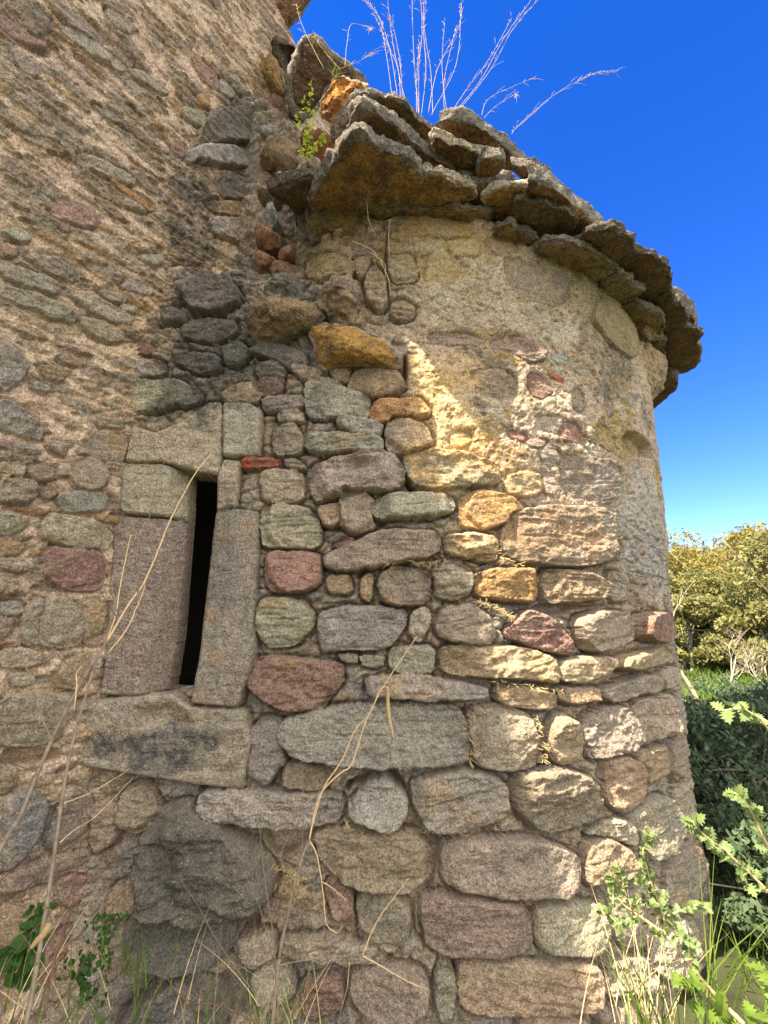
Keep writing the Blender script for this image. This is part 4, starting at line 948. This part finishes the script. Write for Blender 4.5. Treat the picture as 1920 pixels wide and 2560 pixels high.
twigplant('bare_sapling', 'slender brown sapling left of the window with a dead leaf low on its stem', 'sapling', [
 ('stem', (1.05,1.35), .006, .0035, M_BARK, [(48,2260),(75,2110),(100,1960),(118,1840),(140,1690),(160,1590),(200,1450)]),
 ('branch', (1.35,1.45), .0028, .001, M_BARK, [(200,1450),(225,1390),(250,1300),(252,1280)]),
 ('branch', (1.1,1.2), .0022, .0007, M_RED, [(95,2200),(115,2080),(140,1990),(165,1870),(178,1810)]),
 ('branch', (1.1,1.3), .0018, .0006, M_RED, [(118,1760),(60,1845),(0,1905)]),
 ('branch', (1.1,1.3), .0016, .0006, M_TWIG, [(138,1735),(190,1715),(260,1675),(280,1660)]),
 ('branch', (1.1,1.3), .0016, .0006, M_TWIG, [(130,1820),(165,1790),(205,1765),(286,1682)])])
twigplant('bare_sapling', 'pale sunlit sapling crossing the middle of the stone wall', 'sapling', [
 ('stem', (1.5,1.75), .006, .0038, M_BARK, [(585,2260),(600,2090),(625,1960),(650,1860),(668,1815)]),
 ('branch', (1.75,1.9), .0038, .0014, M_TWIG, [(668,1815),(690,1720),(735,1670),(760,1650),(790,1560),(830,1480),(870,1420),(900,1375)]),
 ('branch', (1.74,1.85), .003, .0014, M_TWIG, [(668,1810),(680,1765),(700,1700),(740,1640),(765,1580),(800,1540),(820,1490),(838,1484)]),
 ('branch', (1.75,1.7), .003, .0014, M_TWIG, [(668,1815),(685,1850),(698,1930),(705,1995),(728,2015),(738,2002)]),
 ('branch', (1.72,1.72), .002, .001, M_TWIG, [(697,1905),(720,1920),(748,1945)]),
 ('branch', (1.5,1.6), .0022, .0011, M_BARK, [(600,2085),(690,2070),(755,2065),(782,2064)]),
 ('branch', (1.6,1.62), .0028, .001, M_TWIG, [(782,2064),(812,1995),(850,1940),(884,1896)]),
 ('branch', (1.6,1.62), .0028, .001, M_TWIG, [(782,2064),(820,2085),(880,2120),(925,2138)]),
 ('branch', (1.5,1.65), .002, .0008, M_RED, [(600,2070),(690,2050),(760,2020),(825,1980)]),
 ('branch', (1.5,1.55), .0018, .0007, M_TWIG, [(755,2080),(748,2140),(734,2190)])])
twigplant('bare_sapling', 'thin dark upright stem rising below the long grey stone', 'sapling', [
 ('stem', (1.6,1.6), .0028, .0008, M_BARK, [(600,2240),(598,2120),(590,2020),(570,1880),(555,1730)]),
 ('branch', (1.6,1.6), .002, .0007, M_BARK, [(598,2060),(640,1900),(655,1780),(652,1650),(650,1540)]),
 ('branch', (1.6,1.6), .0014, .0005, M_BARK, [(600,2120),(560,1960),(500,1840),(420,1740),(380,1730)]),
 ('branch', (1.6,1.6), .0014, .0005, M_BARK, [(590,2200),(480,2050),(430,1960),(390,1900)])])
twigplant('bramble_stem', 'arching reddish bramble stems across the lower left rubble', 'bramble', [
 ('stem', (1.25,1.25), .0026, .0009, M_RED, [(60,2260),(110,2100),(150,1980),(170,1860),(178,1700)]),
 ('stem', (1.3,1.3), .002, .0008, M_RED, [(0,1640),(60,1660),(90,1655)]),
 ('stem', (1.3,1.2), .0018, .0008, M_TWIG, [(0,2140),(40,2170),(70,2190)]),
 ('stem', (1.4,1.4), .0018, .0007, M_RED, [(120,2180),(180,2080),(230,1960),(330,1880),(420,1800)]),
 ('stem', (1.4,1.4), .002, .0007, M_RED, [(560,2212),(470,2170),(400,2160),(340,2080),(330,2050)]),
 ('stem', (1.4,1.4), .0015, .0006, M_RED, [(0,2100),(80,2000),(170,1920),(240,1870)])])

# hanging dead catkin leaf on the pale sapling
def dead_leaf(pts, y, wd, label, stand):
    V, F = [], []
    L = smooth_line([at(px, py, y) for px, py in pts], 6)
    for i, p in enumerate(L):
        t = i/(len(L)-1); ww = wd*math.sin(math.pi*min(1, t*.9+.08))**.7
        for j in range(5):
            a = (j-2)/2
            V.append((p.x + a*ww*.8, p.y + abs(a)*ww*.7 + random.uniform(-1,1)*.0006, p.z + random.uniform(-1,1)*.0008))
    for i in range(len(L)-1):
        for j in range(4): F.append([i*5+j, i*5+j+1, (i+1)*5+j+1, (i+1)*5+j])
    o = mesh_obj('dead_leaf', V, F, M_STRAWP); m = o.modifiers.new('s', 'SOLIDIFY'); m.thickness = .001
    tag(o, label, 'leaf'); return o
M_STRAWP = plain('dead_leaf', (208,180,126), .8, .2, 120, .2)
dead_leaf([(838,1484),(838,1530),(842,1560),(850,1595)], 1.84, .008, 'curled pale dead leaf hanging from the sunlit sapling', 0)
dead_leaf([(103,1995),(95,2015),(78,2035),(66,2050)], 1.12, .010, 'curled tan dead leaf on the brown sapling at lower left', 0)

# leaves
def leaf_mesh(kind):
    if kind == 'oak': pr = [(0,.0),(.10,.12),(.22,.42),(.27,.20),(.44,.50),(.50,.22),(.66,.42),(.72,.15),(.86,.24),(.9,.08),(1.05,0)]
    else: pr = [(0,0),(.2,.22),(.45,.32),(.7,.24),(1,0)]
    return pr
class Leaves:
    def __init__(t): t.v, t.f = [], []
    def add(t, p, d, up, L, kind='oak', W=1.0, fold=.25):
        d = d.normalized(); s = d.cross(up).normalized(); u = s.cross(d); pr = leaf_mesh(kind); b = len(t.v)
        for (a, w_) in pr:
            c = p + d*a*L + u*(-.18*L*a*a)
            t.v += [c - s*w_*L*W + u*w_*L*fold, c, c + s*w_*L*W + u*w_*L*fold]
        for i in range(len(pr)-1):
            t.f += [[b+3*i, b+3*i+1, b+3*i+4, b+3*i+3], [b+3*i+1, b+3*i+2, b+3*i+5, b+3*i+4]]
    def build(t, name, mat, parent=None): return mesh_obj(name, [tuple(v) for v in t.v], t.f, mat, parent)
def rv(): return Vector((random.gauss(0,1), random.gauss(0,1), random.gauss(0,1))).normalized()
def leafy(name, label, cat, lines, L, kind, mleaf, mtwig, dens=1.0, y=None, group=None):
    base = at(*lines[0][3][0], lines[0][0]); root = empty(name, tuple(base)); tag(root, label, cat, group)
    lv = Leaves()
    for dep, r0, lf, pts in lines:
        dd = dep if isinstance(dep, tuple) else (dep, dep)
        P = smooth_line([at(px, py, dd[0]+(dd[1]-dd[0])*i/(len(pts)-1)) for i, (px, py) in enumerate(pts)], 6, .0005)
        t = Tubes(); t.add(P, r0, r0*.4); t.build('stem', mtwig, root)
        if lf:
            tot = sum((P[i+1]-P[i]).length for i in range(len(P)-1)); n = int(tot*lf*dens*1.5); 
            for k in range(n):
                f = (k+random.random())/n; i = min(int(f*(len(P)-1)), len(P)-2); p = P[i].lerp(P[i+1], random.random())
                ax = (P[i+1]-P[i]).normalized(); side = ax.cross(rv()).normalized()
                lv.add(p, side*.9 + ax*.5, (Vector((0,-.6,.7))+rv()*.7).normalized(), L*random.uniform(.6, 1.15), kind)
    if lv.v: lv.build('leaves', mleaf, root)
    return root
leafy('kermes_oak', 'spiny-leaved oak shrub lit by the sun, standing before the foot of the apse', 'shrub', [
 (1.30, .006, 0, c12((1500,1659),(1380,1540),(1270,1420),(1120,1240),(990,1080))),
 (1.30, .004, 80, c12((990,1080),(830,960),(740,900),(680,840))),
 (1.30, .003, 190, c12((990,1080),(985,980),(930,830),(880,760),(855,640))),
 ((1.30,1.28), .0025, 260, c12((940,850),(900,740),(870,640),(850,540),(880,470),(900,420))),
 (1.31, .0025, 230, c12((1010,960),(1100,920),(1190,890),(1270,910))),
 (1.29, .0025, 260, c12((830,960),(760,975),(690,1010),(640,960),(580,930))),
 (1.3, .002, 260, c12((780,900),(730,800),(710,700),(690,640))),
 (1.3, .002, 240, c12((655,900),(655,780),(665,700))),
 (1.28, .003, 210, c12((1010,1110),(1060,1080),(1130,1130),(1150,1190))),
 (1.28, .003, 200, c12((1120,1240),(1180,1240),(1200,1290))),
 (1.28, .003, 260, c12((980,790),(990,900),(930,870))),
 (1.3, .002, 240, c12((730,800),(660,740),(640,690))), (1.31, .002, 240, c12((940,960),(900,880),(830,850),(800,900))), (1.29, .002, 230, c12((900,740),(830,760),(820,700))),
 (1.3, .002, 230, c12((990,1080),(930,1090),(920,1070))), (1.29, .002, 230, c12((1000,980),(1060,1040),(1130,1100),(1180,1150)))], .0165, 'oak', M_LEAF, M_TWIG)
leafy('kermes_oak', 'spiny-leaved oak spray entering from the right edge at mid height', 'shrub', [
 (1.2, .0035, 0, [(1700,1660),(1659,1575),(1640,1560)]),
 (1.2, .003, 120, [(1659,1560),(1630,1545),(1600,1530),(1560,1535)]),], .032, 'oak', M_LEAF, M_TWIG)
leafy('kermes_oak', 'drooping pale-leaved oak spray at the right edge above the large bright leaves', 'shrub', [
 (1.2, .0035, 110, c12((1800,700),(1659,510),(1590,360),(1520,230),(1440,160))),
 (1.2, .003, 120, c12((1659,800),(1560,700),(1470,620),(1380,530),(1290,470),(1190,380),(1170,340))),
 (1.2, .003, 150, c12((1480,640),(1500,700),(1540,790))),], .026, 'oak', M_LEAF, M_TWIG)
leafy('broadleaf_seedling', 'bright green large-leaved seedling at the bottom right corner', 'plant', [
 (1.1, .004, 40, c12((1659,1800),(1640,1650),(1650,1500))),
 (1.1, .003, 70, c12((1640,1700),(1560,1620),(1520,1580))),
 (1.15, .003, 60, c12((1400,1750),(1380,1640),(1330,1600))),
 (1.1, .003, 60, c12((1750,1400),(1659,1330),(1630,1300))),], .045, 'oak', M_BRI, M_GRASS)
leafy('broadleaf_seedling', 'lobed green leaves on a stem beneath the oak shrub', 'plant', [
 (1.24, .003, 60, c12((1300,1700),(1220,1480),(1150,1380),(1100,1340))),], .038, 'oak', M_BRI, M_GRASS)
def grass(name, label, specs, mat, cat='grass', kind='thing', group=None, droop=.3, wid=.0022):
    V, F = [], []
    for (p, n, hmin, hmax, spread, lean) in specs:
        for _ in range(n):
            b = p + Vector((random.gauss(0, spread), random.gauss(0, spread*.6), 0)); h = random.uniform(hmin, hmax)
            d = Vector((random.gauss(0,.28), random.gauss(0,.28), 1)) + lean; d.normalize(); side = d.cross(rv()).normalized(); bi = len(V); g_ = Vector((d.x, d.y, 0))*h*droop*random.uniform(.5,2)
            for k in range(6):
                t = k/5; q = b + d*h*t + g_*t*t - Vector((0,0,1))*h*droop*.4*t*t; ww = wid*(1-t*.9)
                V += [tuple(q-side*ww), tuple(q+side*ww)]
            for k in range(5): F.append([bi+2*k, bi+2*k+1, bi+2*k+3, bi+2*k+2])
    o = mesh_obj(name, V, F, mat)
    return tag(o, label, cat, group) if kind == 'thing' else tag(o, label, cat, None, 'stuff')
Z0 = Vector((0,0,0)); M_SPRIG = plain('sunny_leaf', (196,206,60), .6, .25, 60, .5)
grass('grass', 'green grass and dry blades growing from the rubble at lower left', [
  (at(330,2120,1.85), 26, .08, .22, .06, Z0), (at(250,2080,1.8), 14, .06, .2, .05, Z0), (at(150,2230,1.5), 20, .08, .2, .12, Z0), (at(590,2230,1.9), 26, .1, .3, .05, Z0),
  (at(480,2240,1.9), 16, .1, .3, .08, Z0), (at(40,2230,1.3), 20, .06, .18, .1, Z0)], M_GRASS, kind='stuff')
grass('dry_grass', 'pale dry straw blades mixed along the foot of the wall', [
  (at(590,2230,1.9), 26, .15, .45, .08, Z0), (at(330,2220,1.7), 22, .1, .3, .15, Z0), (at(60,2230,1.3), 14, .1, .25, .1, Z0), (at(1400,2212,1.5), 30, .1, .3, .06, Z0)], M_STRAW, kind='stuff', wid=.0013)
grass('grass_tuft', 'yellow-green grass tuft in front of the apse foot at bottom right', [
  (at(1560,2260,1.35), 16, .08, .2, .05, Z0), (at(1400,2240,1.4), 24, .12, .42, .02, Z0), (at(1540,2150,1.5), 12, .2, .4, .02, Vector((.25,0,0)))], M_BRI, 'grass tuft')
# herbs in the dark hollow lower left
def herb(label, pts, y, L, mat, n, name='herb', kind='round', spread=.04, cat='plant'):
    base = at(*pts[0], y); root = empty(name, tuple(base)); tag(root, label, cat)
    t = Tubes(); lv = Leaves()
    for q in pts[1:]:
        P = smooth_line([base, base.lerp(at(*q, y), .5)+rv()*.01, at(*q, y)], 6); t.add(P, .0014, .0007, 5)
        for k in range(n):
            p = P[random.randrange(2, len(P))] + rv()*spread*random.random(); lv.add(p, rv()+Vector((0,-.3,.2)), (Vector((0,-.7,.6))+rv()*.5).normalized(), L*random.uniform(.6,1.2), kind, 1.3)
    t.build('stem', M_GRASS, root); lv.build('leaves', mat, root); return root
herb('trailing small-leaved green herb in the dark hollow under the dark boulders', [(225,1990),(240,2080),(225,2040),(260,1990),(210,1985),(230,2120)], 1.95, .016, M_GREEN, 18)
herb('broad-leaved green herb at the left edge near the bottom', [(50,2080),(20,2060),(60,2040),(80,2010),(30,2110),(75,2120)], 1.5, .04, M_GREEN, 9, spread=.03)
herb('small green herb growing beside the brown sapling in the rubble', [(80,1990),(70,1960),(95,1950),(60,2000)], 1.55, .022, M_GREEN, 12, spread=.025)
herb('green herb among the boulders at the lower edge', [(180,2100),(170,2060),(200,2070),(160,2110),(190,2150),(220,2180)], 1.7, .022, M_GREEN, 14)
herb('yellow-green leafy herb with a yellow flower growing from the roof rubble', [(668,340),(640,250),(655,215),(680,240),(705,275),(650,325),(700,300),(672,180),(660,270)], 2.12, .021, M_SPRIG, 20, spread=.02)

# tufts on the roof
def dry_stems(label, stems, y0, group='dry grass tufts on the roof'):
    b = at(*stems[0][0], y0); root = empty('dry_grass_tuft', tuple(b)); tag(root, label, 'grass tuft', group)
    t = Tubes(); lv = Leaves()
    for pts in stems:
        P = smooth_line([at(px, py, y0+random.uniform(-.02,.02)*i) for i, (px, py) in enumerate(pts)], 7, .001)
        t.add(P, .0014, .0007, 4)
        for k in range(4, len(P)):      # narrow side blades and seed heads
            if random.random() < .7:
                d = (P[k]-P[k-1]).normalized() + rv()*.55; ln = random.uniform(.02, .085)
                t.add([P[k], P[k]+d*ln*.5, P[k]+d*ln+Vector((0,0,-.2*ln))], .0009, .0004, 3)
            if k > len(P)*.6 and random.random() < .8:
                for _ in range(2):
                    d = (P[k]-P[k-1]).normalized() + rv()*.5; t.add([P[k], P[k]+d*.012, P[k]+d*.022], .0012, .0005, 3)
    t.build('stems', M_STRAW, root); return root
dry_stems('tallest dry grass stems standing on the roof edge left of centre', [[(862,235),(845,120),(820,40),(790,0)],[(865,235),(860,150),(830,80),(800,10)],[(850,230),(835,120),(825,60)],[(880,240),(850,100),(835,-20)],[(870,235),(865,140),(850,60),(842,40)]], 2.5)
dry_stems('dense dry grass stems on the roof crest', [[(905,250),(905,140),(912,60),(905,-40)],[(905,250),(895,140),(890,0),(892,-60)],[(910,250),(920,150),(915,60),(925,-40)],[(900,250),(900,180),(905,100)],[(935,250),(930,150),(915,50),(918,-30)],[(925,245),(945,150),(990,60),(996,10)],[(930,250),(985,140),(995,30)]], 2.5)
dry_stems('slanting dry grass stems leaning right over the roof', [[(985,240),(1040,170),(1090,80),(1140,10),(1200,-80)],[(990,240),(1060,150),(1110,60),(1180,-20)],[(980,235),(1010,190),(1055,130),(1105,40)],[(960,240),(960,170),(985,60)],[(965,240),(955,150),(960,50)],[(1040,250),(1060,210),(1150,170)],[(1045,255),(1070,230),(1110,205),(1115,208)]], 2.55)
dry_stems('single long dry reed stem leaning far right above the eaves', [[(1105,290),(1120,270),(1190,210),(1240,180),(1290,158),(1330,155)],[(1112,280),(1180,220)]], 2.6)
dry_stems('arched dry grass stems beside the tilted slab', [[(745,145),(750,90),(760,52),(800,60),(800,62)],[(700,150),(655,60),(640,10)],[(735,150),(700,110),(680,80)],[(730,150),(770,135),(800,118)]], 2.45)
grass('grass_tuft', 'small fresh green grass tuft on top of the orange stone', [(at(725,165,2.45), 14, .06, .14, .012, Vector((.1,0,0)))], M_BRI, 'grass tuft', wid=.003)
# roots hanging under the eaves and straw stuck in joints
def roots(name, label, cat, lines, y, mat, r_=.002, group=None):
    t = Tubes()
    for pts, yy in zip(lines, y): t.add(smooth_line([at(px, py, yy) for px, py in pts], 6, .002), r_, r_*.5, 5)
    return tag(t.build(name, mat), label, cat, group)
roots('hanging_root', 'thin pale roots hanging down the wall under the eaves', 'root', [c2((690,1280),(720,1330),(730,1430),(780,1530)), c2((870,1420),(860,1500),(865,1659)), [(820,560),(838,600),(845,640)], [(800,545),(830,570),(832,600)], [(760,520),(805,540),(815,560)]], (2.10,2.12,2.16,2.16,2.1), M_STRAW)
def joint_straw(label, pts, n, y):
    t = Tubes()
    for _ in range(n):
        i = random.randrange(len(pts)-1); f = random.random(); px = pts[i][0]*(1-f)+pts[i+1][0]*f; py = pts[i][1]*(1-f)+pts[i+1][1]*f
        s_, z_ = apse_inv(px, py); d0 = .012+random.uniform(0,.03)+float(macro(np.array(s_), np.array(z_)))
        L = []
        ds, dz = random.gauss(0,.022), random.gauss(-.006,.014)
        for k in range(5):
            q = k/4; x, y_ = apse_point(np.array(s_+ds*q), z_, d0+.03*math.sin(q*3)+random.uniform(0,.006)); L.append((float(x), float(y_), z_+dz*q+random.uniform(-.004,.004)+EYE))
        t.add(smooth_line(L, 3), .0011, .0006, 4)
    tag(t.build('straw', M_STRAW), label, 'straw', None, 'stuff')
joint_straw('dry straw caught in the joint under the two orange stones', [(1020,1300),(1060,1310),(1100,1340)], 46, 0)
joint_straw('dry straw in the joint above the reddish brown stone right of the narrow stone', [(800,1222),(900,1218),(960,1212)], 34, 0)
joint_straw('dry straw in the joint below the long pale stone', [(1050,1470),(1120,1478),(1200,1490)], 30, 0)
joint_straw('dry straw in the vertical joint right of the longest grey stone', [(1005,1530),(1010,1600),(1008,1650)], 26, 0)
joint_straw('dry straw tangled right of the upper lit yellow block', [(1060,1185),(1080,1215),(1120,1225)], 26, 0)
joint_straw('dry straw hanging beside the round grey stone', [(740,1760),(770,1785),(1060,1780),(1090,1760)], 34, 0)
joint_straw('bundle of straw in the joint beside the tall lit stone', [(1150,1540),(1160,1600),(1165,1640)], 24, 0)
joint_straw('tangled roots and straw right of the dark boulder', [(590,1860),(640,1870),(660,1920),(600,1900)], 70, 0)

# ------------------------------------------------------------------ background trees, scrub
def crown_mesh(name, n, rx, rz, leaf, seed_, clumps=26, flat=.5):
    r = np.random.default_rng(seed_); cl = r.normal(0, 1, (clumps, 3)); cl /= np.linalg.norm(cl, axis=1)[:, None]; cl *= r.uniform(.45, 1.0, (clumps, 1))**.6
    rc_ = r.uniform(.18, .38, clumps); V = np.zeros((n*4, 3)); k = r.integers(0, clumps, n)
    d = r.normal(0, 1, (n, 3)); d /= np.linalg.norm(d, axis=1)[:, None]; p = cl[k] + d*(rc_[k]*r.uniform(.6, 1.05, n))[:, None]
    p[:, 2] = np.maximum(p[:, 2], -.9); p *= np.array([rx, rx, rz])
    a = r.normal(0, 1, (n, 3)); a /= np.linalg.norm(a, axis=1)[:, None]; b = np.cross(a, r.normal(0, 1, (n, 3))); b /= np.linalg.norm(b, axis=1)[:, None]
    L = leaf*r.uniform(.6, 1.4, (n, 1)); V[0::4] = p - a*L; V[1::4] = p + b*L*.45; V[2::4] = p + a*L; V[3::4] = p - b*L*.45
    return V, np.arange(n*4).reshape(n, 4)
def mk_tree(name, label, cat, x, y, h, rx, mat, n, leaf, sd_, group, trunk=True, parent=None):
    z = ground_z(x, y); root = empty(name, (x, y, z)); tag(root, label, cat, group)
    V, F = crown_mesh(name, n, rx, h*.50, leaf, sd_); V = V + np.array([x, y, z+h*.50])
    mesh_obj('crown', V, F, mat, root, smooth=False)
    t = Tubes(); top = Vector((x, y, z+h*.75))
    t.add(smooth_line([(x, y, z-.1), (x+.1, y, z+h*.3), tuple(top)], 5), h*.025, h*.008, 7)
    for k in range(9):
        a = Vector((x, y, z+h*random.uniform(.2,.6))); b = Vector((x+random.gauss(0,rx*.6), y+random.gauss(0,rx*.6), z+h*random.uniform(.6,.95)))
        t.add(smooth_line([a, a.lerp(b,.5)+Vector((0,0,-.1*h)), b], 4), h*.010, h*.002, 5)
    t.build('trunk', M_TRUNK, root); return root
M_TRUNK = plain('tree_bark', (176,164,136), .9, .3, 12)
M_YEL = plain('yellow_green_foliage', (150,138,74), .7, .35, 1.3, .35); M_OLV = plain('olive_foliage', (132,130,76), .7, .35, 1.5, .3)
M_DKF = plain('dark_evergreen_foliage', (84,100,70), .7, .4, 3, .2)
def pol(px, dist): a = math.atan2(px-PW/2, FPX/cp); return math.sin(a)*dist, math.cos(a)*dist
specs = [(1455,24,4.0,2.6,'rounded yellow-green tree just right of the apse on the skyline'),(1545,25,4.2,2.9,'broad yellow-green tree in the middle of the skyline row'),
 (1640,24,4.0,2.9,'yellow-green tree at the right edge of the skyline row'),(1490,19,2.7,1.6,'lower olive-yellow tree in front of the skyline row beside the apse'),
 (1590,20,2.3,1.6,'lower olive-yellow tree in front of the skyline row at the right'),(1740,22,4,3,'yellow-green tree beyond the right edge of the row'),(1800,17,4,2.4,'olive tree far right of the row'),(1480,17,2.0,1.4,'low rounded yellow-green bush nearest the apse edge'),(1640,16,1.7,1.2,'low yellow-green bush at the right edge above the meadow')]
for i, (px, dist, h, rx, lb) in enumerate(specs):
    x, y = pol(px, dist); mk_tree('broadleaf_tree', lb, 'tree', x, y, h, rx, M_YEL if i in (0,1,2,5) else M_OLV, 16000, .075, 300+i, 'yellow-green trees on the slope behind the apse')
# bare tree
def bare_tree(name, label, px, dist, h, sd_, spread=.5):
    x, y = pol(px, dist); z = ground_z(x, y); root = empty(name, (x, y, z)); tag(root, label, 'tree'); rr = random.Random(sd_)
    t = Tubes(); tb = Tubes()
    def grow(tt, p, d, L, r_, lev):
        P = [p]; q = p; dd = d.copy()
        for _ in range(5):
            dd = (dd + Vector((rr.gauss(0,.14), rr.gauss(0,.14), .05))).normalized(); q = q + dd*L/5; P.append(q)
        tt.add(P, r_, r_*.45, 5)
        if lev > 0:
            for k in range(5):
                b = P[rr.randrange(2, 6)]; nd_ = (dd + Vector((rr.gauss(0,spread), rr.gauss(0,spread), rr.uniform(0,.4)))).normalized()
                grow(tb, b, nd_, L*rr.uniform(.45,.65), r_*.45, lev-1)
    grow(t, Vector((x, y, z-.05)), Vector((rr.gauss(0,.06), 0, 1)), h*.55, h*.014, 3)
    t.build('trunk', M_TRUNK, root); tb.build('branches', M_TRUNK, root)
bare_tree('bare_tree', 'slender bare tree with forked pale trunk close to the apse edge', 1492, 11, 3.6, 5)
bare_tree('bare_tree', 'low bare grey bush with tangled branches below the yellow trees', 1545, 12, 1.9, 8, .9)
bare_tree('bare_tree', 'thin bare bush at the right edge above the dark scrub', 1640, 11, 1.6, 11, .9)
# dark scrub in the chapel's shade
for i, (px, dist, h, rx, lb) in enumerate([(1520,6.2,1.05,1.0,'dark evergreen shrub hugging the right side of the apse'),(1620,6.6,1.1,1.1,'dark evergreen shrub at the right edge behind the oak sprays'),
    (1560,4.7,1.0,.8,'low dark shrub nearer the camera, right of the apse foot'),(1700,5.2,1.2,1.0,'dark shrub beyond the right edge'),(1560,8.4,1.1,1.3,'dark olive shrub behind the other dark shrubs'),(1660,3.6,.6,.6,'low dark shrub at the bottom right corner')]):
    x, y = pol(px, dist); mk_tree('evergreen_shrub', lb, 'shrub', x, y, h, rx, M_DKF, 14000, .022, 400+i, 'dark shrubs in the shade right of the apse')
grass('scrub_grass', 'rough grass and scrub covering the shaded bank right of the apse', [
  (Vector((*pol(px, dd), ground_z(*pol(px, dd)))), 50, .08, .3, .35, Z0) for px in (1500,1560,1620,1680) for dd in (3.2,4,5,6.5,8,10)], M_GRASS, kind='stuff', wid=.004)
grass('meadow_grass', 'bright green sunlit meadow grass on the slope behind the shrubs', [
  (Vector((*pol(px, dd), ground_z(*pol(px, dd)))), 260, .15, .4, .7, Z0) for px in (1560,1620,1680) for dd in (13,14.5,16)], M_BRI, kind='stuff', wid=.012)
